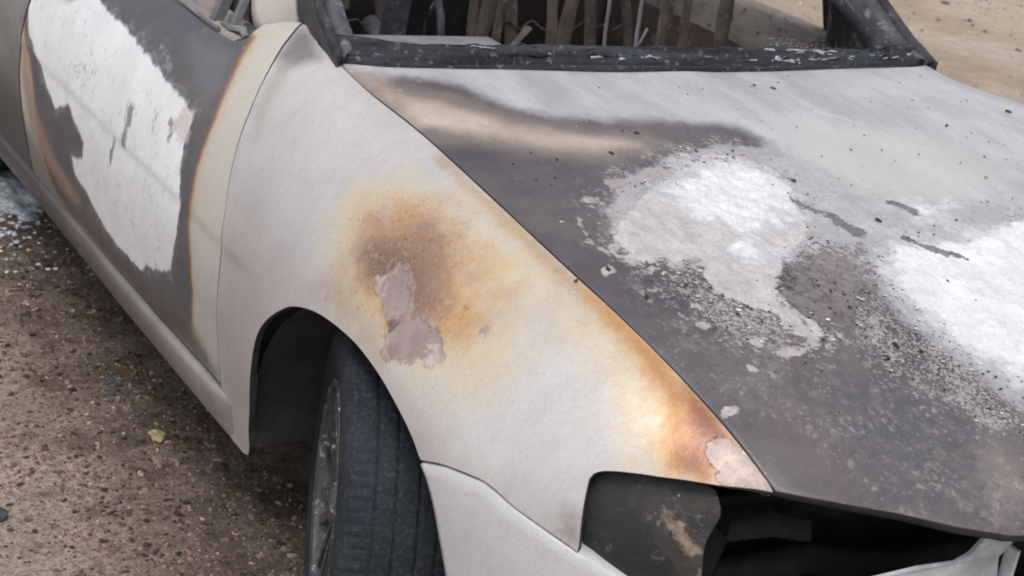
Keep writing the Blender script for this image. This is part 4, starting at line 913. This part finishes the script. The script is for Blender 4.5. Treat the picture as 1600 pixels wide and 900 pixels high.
# melted strings lying along the seal; the pale ones paint in its highlights
M_string = simple_mat('melted_highlight_string', (.50, .51, .54, 1), (.12, .12, .13, 1), 60, .35, .5, 200, spec=.6)
for q_ in range(34):
    rg = random.Random(300+q_); ya = -.62+1.30*rg.random()**.75; yb = min(.73, ya+.05+.16*rg.random()); n_ = 16; r_ = (.0018+.0042*rg.random()**2)*(1.25 if ya > .2 else .9); h_ = .010+.022*rg.random()
    if ya > .3: h_ += .004
    pts = []
    for i in range(n_):
        y = ya+(yb-ya)*i/(n_-1); dx = -.018-h_*1.0-.014*mnoise.noise(Vector((y*30, q_*3.3, 0)))
        pts.append((scut_x(y)+dx, y, .927+h_+.005*mnoise.noise(Vector((y*45, 3, q_*1.7)))))
    b = MB(); b.tube(pts, [r_*(.35+.9*rg.random())*math.sin(math.pi*(i+.6)/(n_+.2))**.4 for i in range(n_)], 7, jitter=.5); b.build('melted_string', M_string if rg.random() < .6 else M_scut, car)

# ---- roof, rear pillars
def roof_pt(u, v):
    x = -1.20-(1.15)*u; y = (.585+.02*math.sin(u*3.14))*v
    return (x, y, 1.385+.035*math.sin(min(1, max(0, u))*3.14)+.03*(1-v*v))
V = [roof_pt(i/24, -1+2*j/20) for i in range(25) for j in range(21)]
F = [(i*21+j, i*21+j+1, (i+1)*21+j+1, (i+1)*21+j) for i in range(24) for j in range(20)]
o = mesh_obj('roof', V, F, M_pale, car); fix_normals(o); so_ = o.modifiers.new('thick', 'SOLIDIFY'); so_.thickness = .02; so_.offset = -1
for s in (-1, 1):
    b = MB(); b.bar((-1.64, s*.79, .88), (-1.70, s*.60, 1.39), (1, 0, 0), .09, .03); b.build('centre_pillar', M_charp, car)
    b = MB(); b.bar((-2.93, s*.72, .90), (-2.36, s*.585, 1.375), (1, 0, 0), .14, .03); b.build('rear_pillar', M_charp, car)

# ---- cabin: dash beam, steering column, posts, seat frames, rusty far door
b = MB(); b.box(-.66, -.58, -.66, -.30, .905, .925, .006); b.box(-.72, -.64, -.66, .66, .62, .66, .01)
b.build('dash_panel', M_dust, car, rough=.004)
b = MB(); b.box(-.74, -.70, -.66, .66, .46, .84, .01); b.build('dash_wall', M_black, car, rough=.006)
b = MB(); b.bar((-.80, -.445, .62), (-.80, -.425, 1.06), (0, 1, 0), .042, .03); b.build('dash_post', M_char, car, rough=.002)
b = MB(); b.tube([(-.70, -.36, .70), (-1.0, -.38, .86)], .02, 10)
ring = [( -1.02+.03*math.sin(a)*0-.08*math.sin(a), -.38+.18*math.cos(a), .87+.16*math.sin(a)) for a in np.linspace(0, 6.283, 30)]
b.tube(ring, .009, 8); b.build('steering_column', M_char, car)
def seat(cy, x0, mat):
    st = empty('seat_frame', (0, 0, 0), car)
    b = MB(); loop = []
    for (y, z) in curve([(-.24, .36), (-.245, .6), (-.22, .85), (-.16, .97), (0, .99), (.16, .97), (.22, .85), (.245, .6), (.24, .36)], .03): loop.append((x0-.25*(z-.36), cy+y, z))
    b.tube(loop, .014, 8); b.build('back_tube', mat, st)
    b = MB()
    for z in (.45, .55, .65, .75, .85):
        pts = [(x0-.25*(z-.36)+.01*math.sin(i*1.3), cy-.22+.44*i/24, z+.012*math.sin(i*1.6)) for i in range(25)]; b.tube(pts, .003, 5)
    for y in (-.12, .12): b.bar((x0-.01, cy+y, .40), (x0-.16, cy+y, .97), (0, 1, 0), .035, .004)
    b.build('back_springs', mat, st)
    b = MB(); b.box(x0-.02, x0+.48, cy-.24, cy-.21, .34, .40); b.box(x0-.02, x0+.48, cy+.21, cy+.24, .34, .40); b.box(x0+.44, x0+.48, cy-.24, cy+.24, .34, .40)
    for i in range(7): b.tube([(x0+.02+.06*i, cy-.22+.44*j/16, .375+.01*math.sin(j*1.5)) for j in range(17)], .003, 5)
    b.build('seat_base', mat, st)
seat(-.36, -1.32, M_brown); seat(.36, -1.32, M_rust)
b = MB()                                              # rear bench wall and posts seen through the screen
b.box(-2.15, -2.10, -.66, .66, .34, .95, .01)
b.build('rear_bulkhead', M_black, car, rough=.008)
for (x, y, w_, z1, m, lean) in ((-1.25, .03, .045, 1.05, M_brown, .03), (-1.22, .065, .03, 1.05, M_rust, .02), (-1.2, .27, .035, 1.0, M_brown, -.02), (-1.3, .30, .05, 1.1, M_brown, .03), (-1.15, .36, .012, 1.1, M_dust, 0), (-1.1, .40, .012, 1.1, M_dust, .01), (-1.05, .44, .045, 1.1, M_rust, .01), (-1.05, .52, .03, 1.1, M_rust, 0), (-1.0, .56, .05, 1.0, M_brown, .02), (-1.4, -.10, .03, 1.0, M_char, 0)):
    z1 = min(z1, .93); rg = random.Random(int(y*1000)+9); b = MB(); pts = []; k_ = 26
    for i in range(k_):
        t_ = i/(k_-1); pts.append((x-.05*t_+rg.gauss(0, .002), y+lean*2.2*t_+.002*math.sin(t_*7+x*9)+rg.gauss(0, .0006), .34+(z1-.34)*t_))
    b.tube(pts, [w_*.5*(.92+.14*mnoise.noise(Vector((i*.9, y*40, x)))) for i in range(k_)], 8, squash=1.0, jitter=.10)
    o_ = b.build('cabin_strut', m, car, rough=.0016, rs=60)
    for v_ in o_.data.vertices: v_.co.x = x-.05*(v_.co.z-.34)/(z1-.34)+(v_.co.x-(x-.05*(v_.co.z-.34)/(z1-.34)))*.35
b = MB(); b.tube([(-.95, .10, .60), (-.98, .30, .64), (-.95, .55, .62), (-.9, .66, .66)], .015, 8, jitter=.5); b.tube([(-1.0, -.2, .5), (-.95, 0, .7), (-1.0, .2, .62), (-1.05, .3, .72)], .008, 7, jitter=.5)
b.tube([(-.9, -.15, .55), (-.92, -.1, .80), (-.98, .0, .86), (-1.1, .02, .70)], .006, 7); b.build('hanging_wire', M_brown, car, rough=.01)
for q_ in range(16):
    rg = random.Random(700+q_); x = rg.uniform(-1.25, -.86); y = rg.uniform(-.5, .68); z = rg.uniform(.60, .84); pts = []
    d_ = Vector((rg.gauss(0, .3), rg.gauss(0, 1), rg.gauss(0, .9))).normalized()
    for i in range(9): pts.append((x, y, z)); d_ = (d_+Vector((rg.gauss(0, .3), rg.gauss(0, .35), rg.gauss(-.08, .35)))).normalized(); x += d_.x*.03; y += d_.y*.035; z += d_.z*.03
    b = MB(); b.tube(pts, [(.003+.012*rg.random()**2)*(.5+rg.random()) for _ in pts], 7, jitter=.7, squash=rg.uniform(.4, 1.6)); b.build('burnt_scrap', [M_brown, M_char, M_dust][q_ % 3 if q_ % 5 else 0], car, rough=.008, rs=40)
# inner skin of the doors with a window ledge
for s, dd in ((-1, dr), (1, ld)):
    V = []; F = []; xs = np.linspace(-.735, -1.66, 70); prof = [(.795, .884), (.785, .892), (.765, .893), (.756, .884), (.75, .872), (.738, .876), (.722, .892), (.712, .890), (.705, .875), (.70, .80), (.715, .70), (.70, .60), (.70, .45), (.73, .33)]
    for x in xs:
        for y, z in prof:
            e_ = .008*mnoise.noise(Vector((x*9, y*4, z*9))) if z < .87 else .002*mnoise.noise(Vector((x*12, y*30, 1)))
            V.append((x, s*(y+e_), z+e_*.3))
    k = len(prof); F = [(i*k+j, i*k+j+1, (i+1)*k+j+1, (i+1)*k+j) for i in range(69) for j in range(k-1)]
    o = mesh_obj('door_inner', V, F, simple_mat('rust_browned_door', (.13, .085, .072, 1), (.075, .055, .052, 1), 9, .85, .7, 40, 0, (.24, .19, .165, 1)), dd); fix_normals(o)
    o.data.materials.append(simple_mat('ledge_metal', (.34, .29, .25, 1), (.14, .13, .13, 1), 10, .7, .4, 60, 0, (.05, .05, .05, 1), sc=(.3, 1, 1)))
    for i, f in enumerate(o.data.polygons):
        if i % (k-1) < 9: f.material_index = 1
    so_ = o.modifiers.new('thick', 'SOLIDIFY'); so_.thickness = .003; so_.offset = 0
    # window frame posts and latch clutter at the front corner
    b = MB(); b.bar((-.865, s*.778, .885), (-.865, s*.72, 1.05), (1, 0, 0), .022, .02); b.bar((-.80, s*.770, .89), (-.815, s*.735, .97), (1, 0, 0), .016, .012)
    b.tube([(-.725, s*.775, .897), (-.75, s*.770, .905), (-.79, s*.776, .898), (-.83, s*.775, .896)], .006, 7, jitter=.8)
    b.build('window_post', M_dust if s < 0 else M_char, dd, rough=.003)
V = []; F = []; rg = random.Random(21)
for q_ in range(420):
    y = .50+.22*rg.random()**.7; x = -.66-.16*rg.random(); s_ = .0015+.003*rg.random()**2; pv, pf = rg.choice(protos); n0 = len(V)
    h_ = .878+.014*rg.random()
    V += [(x+p.x*s_, y+p.y*s_, h_+p.z*s_) for p in pv]; F += [tuple(i+n0 for i in f) for f in pf]
cr = mesh_obj('crumbled_trim', V, F, M_dust, car, False); cr['kind'] = 'stuff'
b = MB(); b.tube([(-.80, .45, .84), (-.78, .55, .862), (-.80, .62, .866), (-.78, .70, .87)], .022, 10, jitter=.6); b.build('dash_end', M_brown, car, rough=.012, rs=22)
for s in (-1, 1):
    b = MB(); b.box(-2.46, -1.70, s*.71, s*.73, .32, .89, .006); b.box(-2.50, -1.68, s*.70, s*.795, .872, .892, .004); b.build('rear_door_inner', M_brown, car, rough=.006)
    b = MB(); b.box(-2.60, -2.46, s*.55, s*.80, .30, .90, .01); b.build('wheel_house', M_black, car)

# ---- wheels
def wheel(cx, cy, s, steer, detail=True):
    root = empty('wheel', (0, 0, 0), car)
    M = Matrix.Translation((cx, cy, .303)) @ Matrix.Rotation(steer, 4, 'Z')
    # local frame: axle along Y, outer face towards s
    R_, W_ = .303, .098
    prof = [(.192, -.086), (.205, -.092), (.235, -.099), (.262, -.100), (.280, -.097), (.291, -.091), (.2965, -.082)]
    tread = []
    n_t = 38
    for i in range(n_t+1):
        y = -.082+.164*i/n_t; r = R_-.0075*(abs(y)/.082)**2.6
        for g in (-.048, -.017, .017, .048):
            if abs(y-g) < .003: r -= .0035
        tread.append((r, y))
    prof = prof[:-1]+tread+[(a, -b_) for a, b_ in prof[:-1][::-1]]
    N = 420 if detail else 96
    V = []; k = len(prof)
    for i in range(N):
        th = 2*math.pi*i/N; c_, s_ = math.cos(th), math.sin(th)
        for (r, y) in prof:
            if detail and r > .284:
                ph = i % 6
                if abs(y) > .050 and i % 4 < 1: r -= .0016
                elif abs(y) > .083 and r > .285: r -= .002*(ph < 1)
                if .018 < abs(y) < .046 and (i+2) % 5 < 1: r -= .0010
                if abs(y) < .013 and i % 7 < 1: r -= .0008
            V.append((M @ Vector((c_*r, y, s_*r)))[:])
    F = [(i*k+j, i*k+j+1, ((i+1) % N)*k+j+1, ((i+1) % N)*k+j) for i in range(N) for j in range(k-1)]
    o = mesh_obj('tyre', V, F, M_tyre, root); fix_normals(o); o.data.set_sharp_from_angle(angle=R(38))
    # rim: barrel and lip
    V = []; F = []; pr = [(.150, -.07), (.180, -.075), (.192, -.085), (.200, -.087), (.202, -.084), (.198, .086), (.204, .093), (.199, .097), (.190, .093), (.186, .080), (.176, .072), (.168, .05), (.162, -.04)]
    N2 = 96; k = len(pr)
    for i in range(N2):
        th = 2*math.pi*i/N2
        for (r, y) in pr: V.append((M @ Vector((math.cos(th)*r, s*y, math.sin(th)*r)))[:])
    F = [(i*k+j, i*k+(j+1) % k, ((i+1) % N2)*k+(j+1) % k, ((i+1) % N2)*k+j) for i in range(N2) for j in range(k)]
    rim = mesh_obj('rim', V, F, M_rim, root); fix_normals(rim); rim.data.set_sharp_from_angle(angle=R(40))
    b = MB()
    for q in range(9):
        th = 2*math.pi*q/9+.2
        def pt(r, y, dth=0): return (M @ Vector((math.cos(th+dth)*r, s*y, math.sin(th+dth)*r)))[:]
        for sg in (-1, 1):
            v = [pt(.04, .075, .25*sg-.16), pt(.04, .075, .25*sg+.16), pt(.178, .086, .13*sg+.05), pt(.178, .086, .13*sg-.05), pt(.04, .055, .25*sg-.16), pt(.04, .055, .25*sg+.16), pt(.178, .066, .13*sg+.05), pt(.178, .066, .13*sg-.05)]
            b.add(v, [(0, 1, 2, 3), (7, 6, 5, 4), (0, 4, 5, 1), (1, 5, 6, 2), (2, 6, 7, 3), (3, 7, 4, 0)])
    b.build('spoke_cover', M_rim, root, smooth=False)
    V = []; F = []; pr = [(0, .088), (.02, .088), (.03, .085), (.038, .078), (.045, .06), (.045, .03)]; k = len(pr)
    for i in range(32):
        th = 2*math.pi*i/32
        for (r, y) in pr: V.append((M @ Vector((math.cos(th)*r, s*y, math.sin(th)*r)))[:])
    F = [(i*k+j, i*k+j+1, ((i+1) % 32)*k+j+1, ((i+1) % 32)*k+j) for i in range(32) for j in range(k-1)]
    hub = mesh_obj('hub_cap', V, F, M_rim, root); fix_normals(hub)
    V = []; 
    for i in range(48):
        th = 2*math.pi*i/48
        for (r, y) in ((.165, .02), (.0, .02)): V.append((M @ Vector((math.cos(th)*r, s*y, math.sin(th)*r)))[:])
    F = [(i*2, i*2+1, ((i+1) % 48)*2+1, ((i+1) % 48)*2) for i in range(48)]
    mesh_obj('brake_disc', V, F, M_black, root)
t = NT('dusty_tyre'); nn = t.noise(11, 6, .65); n2 = t.noise(140, 5, .7, w=2.)
colr = t.mix(t.rng(nn, .3, .7), (.013, .016, .022, 1), (.026, .031, .040, 1)); colr = t.mix(t.rng(n2, .48, .72, 0, .5), colr, (.085, .09, .10, 1))
M_tyre = t.out(colr, .8, t.bump(n2, .6, .0020), 0, .22)
M_rim = simple_mat('sooty_rim', (.022, .022, .027, 1), (.07, .07, .078, 1), 18, .42, .3, 90, 0, (.42, .41, .42, 1), spec=.6)
wheel(-.034, -.760, -1, R(-22.6))
wheel(.0, .745, 1, R(-23), False)
for s in (-1, 1): wheel(-2.6, s*.745, s, 0, False)

# ------------------------------------------------------------------ loose things
# charred flakes lying on the hood
src = None
for i, (x, v) in enumerate(DOM['chipdark']):
    rg = random.Random(i*7+1)
    P = shell([x], [v])[0]; Nx = (shell([x+.01], [v])[0]-shell([x-.01], [v])[0]); Ny = (shell([x], [v+.01])[0]-shell([x], [v-.01])[0])
    n_ = Vector(np.cross(Nx, Ny)).normalized(); n_ = -n_ if n_.z < 0 else n_
    if src is None or i < 6:
        V = []; F = []
        bm = bmesh.new(); k = 9
        ra = [(.6+.6*rg.random()) for _ in range(k)]
        up = [bm.verts.new((math.cos(j/k*6.283)*ra[j]*1.5, math.sin(j/k*6.283)*ra[j]*.8, .28+.25*rg.random())) for j in range(k)]
        lo = [bm.verts.new((q.co.x*1.08, q.co.y*1.08, -.15)) for q in up]; cc = bm.verts.new((0, 0, .7))
        for j in range(k): bm.faces.new((up[j], up[(j+1) % k], cc)); bm.faces.new((lo[j], lo[(j+1) % k], up[(j+1) % k], up[j]))
        bm.faces.new(lo[::-1]); me = bpy.data.meshes.new('char_flake'); bm.to_mesh(me); bm.free(); me.materials.append(M_flake)
        src = (src or [])+[me]
    o = bpy.data.objects.new('char_flake', src[i % len(src)]); scn.collection.objects.link(o)
    sz = .0011+.0036*rg.random()**3 if i > 5 else .0036
    o.scale = (sz, sz, sz); o.rotation_euler = (Matrix.Rotation(0, 3, 'Z') @ n_.to_track_quat('Z', 'Y').to_matrix() @ Matrix.Rotation(rg.uniform(1.2, 2.4), 3, 'Z')).to_euler()
    o.location = Vector(P)+n_*.0012
    tag(o, 'tiny black charred flake lying on the scorched bonnet', 'flake', 'charred flakes scattered on the bonnet')

# crumbs of ash and char on the hood, thickest round the ash patches
def hood_crumbs(name, n, cols, pick, smin, smax, label, seed):
    rg = random.Random(seed); V = []; F = []; CO = []; got = 0
    P2 = np.array([(rg.uniform(-.40, .80), rg.uniform(-.60, .685)) for _ in range(60000)])
    A1 = pdist(P2, DOM['h_ash']); W1 = pdist(P2, DOM['h_white3']); G1 = np.minimum(pdist(P2, DOM['h_gravel']), pdist(P2, DOM['h_gravel2'])); K1 = pdist(P2, DOM['h_cluster'])
    pr_ = pick(A1, W1, G1, K1)
    keep = [i for i in range(len(P2)) if rg.random() < pr_[i]][:n]
    S = shell(P2[keep][:, 0], P2[keep][:, 1])
    for (x, y, z), (dx_, dv_) in zip(S, P2[keep]):
        if dx_ > .62+.25*(1-abs(dv_)/.69): continue
        s = smin*math.exp(rg.random()**2.2*math.log(smax/smin)); pv, pf = rg.choice(protos)
        m = Matrix.Rotation(rg.random()*6.28, 3, 'Z'); el = rg.uniform(.6, 1.5); c = rg.choice(cols); b_ = rg.uniform(.8, 1.2); n0 = len(V)
        for p in pv:
            q = m @ Vector((p.x*el, p.y/el, p.z*.6)); V.append((x+q.x*s, y+q.y*s, z+q.z*s+.0012)); CO.append((c[0]*b_, c[1]*b_, c[2]*b_, 1))
        F += [tuple(i+n0 for i in f) for f in pf]
    o = mesh_obj(name, V, F, M_chips, None, False); ca = o.data.color_attributes.new('tone', 'FLOAT_COLOR', 'POINT'); ca.data.foreach_set('color', np.array(CO, np.float32).ravel())
    tag(o, label, 'ash', kind='stuff')
hood_crumbs('ash_crumbs', 2600, [(.62, .58, .57)]*3+[(.45, .41, .41)]*2+[(.75, .73, .73)], lambda A, W, G, K: np.where(G < .01, .11, .0)+np.exp(-(A/.02)**2)*.12+np.exp(-((W-.02)/.03)**2)*.10+.0012, .0009, .0042,
  'pale ash crumbs crusted round the white patches on the bonnet', 31)
hood_crumbs('char_crumbs', 2000, [(.035, .03, .032)]*3+[(.08, .07, .07)]*2+[(.13, .11, .11)], lambda A, W, G, K: np.where(G < .02, .07, .0)+np.where(K < .02, .12, .0)+np.exp(-((A-.01)/.03)**2)*.05+np.exp(-((W-.03)/.05)**2)*.03+.004, .0007, .0032,
  'dark char crumbs scattered over the scorched bonnet', 32)

# white foam-like ash beside the far sill
t = NT('white_residue'); M_res = t.out(t.mix(t.rng(t.noise(30, 7, .75), .38, .62), (.86, .89, .92, 1), (.30, .35, .40, 1)), .9, t.bump(t.noise(60, 6, .7), .8, .01), 0, .2)
V = []; F = []; nxx, nyy = 80, 50
for j in range(nyy):
    for i in range(nxx):
        x = -3.0+.95*i/(nxx-1); y = -1.15+.55*j/(nyy-1)
        ex = ((x+2.48)/.36)**2+((y+.74)/.17)**2
        h = max(-.02, .022*(1-ex)+.022*mnoise.noise(Vector((x*9, y*14, 2)))+.012*mnoise.noise(Vector((x*32, y*32, 2))))
        V.append((x, y, ground_z(x, y)+h-.004))
F = [(j*nxx+i, j*nxx+i+1, (j+1)*nxx+i+1, (j+1)*nxx+i) for j in range(nyy-1) for i in range(nxx-1)]
tag(mesh_obj('white_ash', V, F, M_res), 'bluish white ash residue on the dirt beside the rear of the sill', 'ash', kind='stuff')
V = []; F = []; n0 = 0; rg = random.Random(5)
for q in range(420):
    a = rg.random()*6.28; rr = abs(rg.gauss(0, 1)); x = -2.2+rr*.28*math.cos(a); y = -.80+rr*.10*math.sin(a)
    if y > -.64: continue
    s = .003+.006*rg.random(); pv, pf = rg.choice(protos); n0 = len(V)
    V += [(x+p.x*s, y+p.y*s, ground_z(x, y)+p.z*s*.6+.002) for p in pv]; F += [tuple(i+n0 for i in f) for f in pf]
tag(mesh_obj('ash_crumbs', V, F, M_res, None, False), 'pale ash crumbs sprinkled on the dirt near the sill', 'ash', kind='stuff')

def lump(name, loc, r, flat, mat, label, cat, seed, ax=(1, 1)):
    bm = bmesh.new(); bmesh.ops.create_icosphere(bm, subdivisions=3, radius=1)
    for q in bm.verts:
        d = 1+.35*mnoise.noise(q.co*1.6+Vector((seed, 0, 0)))+.15*mnoise.noise(q.co*4+Vector((seed, 2, 0)))
        q.co = Vector((q.co.x*d*ax[0], q.co.y*d*ax[1], q.co.z*d*flat))*r
    me = bpy.data.meshes.new(name); bm.to_mesh(me); bm.free(); me.materials.append(mat)
    o = bpy.data.objects.new(name, me); scn.collection.objects.link(o); o.location = (loc[0], loc[1], ground_z(*loc)+r*flat*.55)
    return tag(o, label, cat)
M_yel = simple_mat('yellow_crumb', (.42, .36, .20, 1), (.24, .20, .12, 1), 60, .9, .6, 160)
M_coal = simple_mat('coal', (.025, .028, .033, 1), (.07, .075, .085, 1), 40, .8, .7, 120)
M_stone = simple_mat('dark_pebble', (.10, .075, .065, 1), (.2, .15, .125, 1), 30, .9, .6, 90)
lump('coal_lump', (-.66, -1.205), .020, .7, M_coal, 'black charred lump on the dirt at the left, well clear of the car', 'debris', 1.)
lump('foam_scrap', (-.885, -.815), .021, .35, M_yel, 'yellowish crumbly scrap on the dirt just off the side skirt', 'debris', 2., (1.2, .7))
for i in range(9):
    rg = random.Random(40+i)
    o = lump('char_scrap', (-1.12+rg.uniform(-.16, .16), -.80+rg.uniform(-.05, .03)), rg.uniform(.005, .011), .6, M_coal, 'small black charred scrap in the dirt below the front door', 'debris', 9.+i)
    o['group'] = 'charred scraps below the front door'
for i, (px, py, rr) in enumerate([(-4.72, 6.2, .040), (-4.55, 6.9, .026), (-4.35, 6.25, .028), (-3.95, 5.1, .018), (-3.05, 4.45, .024), (-3.6, 4.1, .018), (-5.0, 5.6, .022), (-4.6, 5.4, .012), (-3.3, 4.9, .014), (-4.1, 6.0, .015), (-5.4, 7.2, .025), (-2.7, 3.7, .016)]):
    o = lump('pebble', (px, py), rr, .6, M_stone, 'small dark pebble on the pale sand behind the car', 'pebble', 20.+i, (1.3, .9))
    o['group'] = 'dark pebbles on the sand'
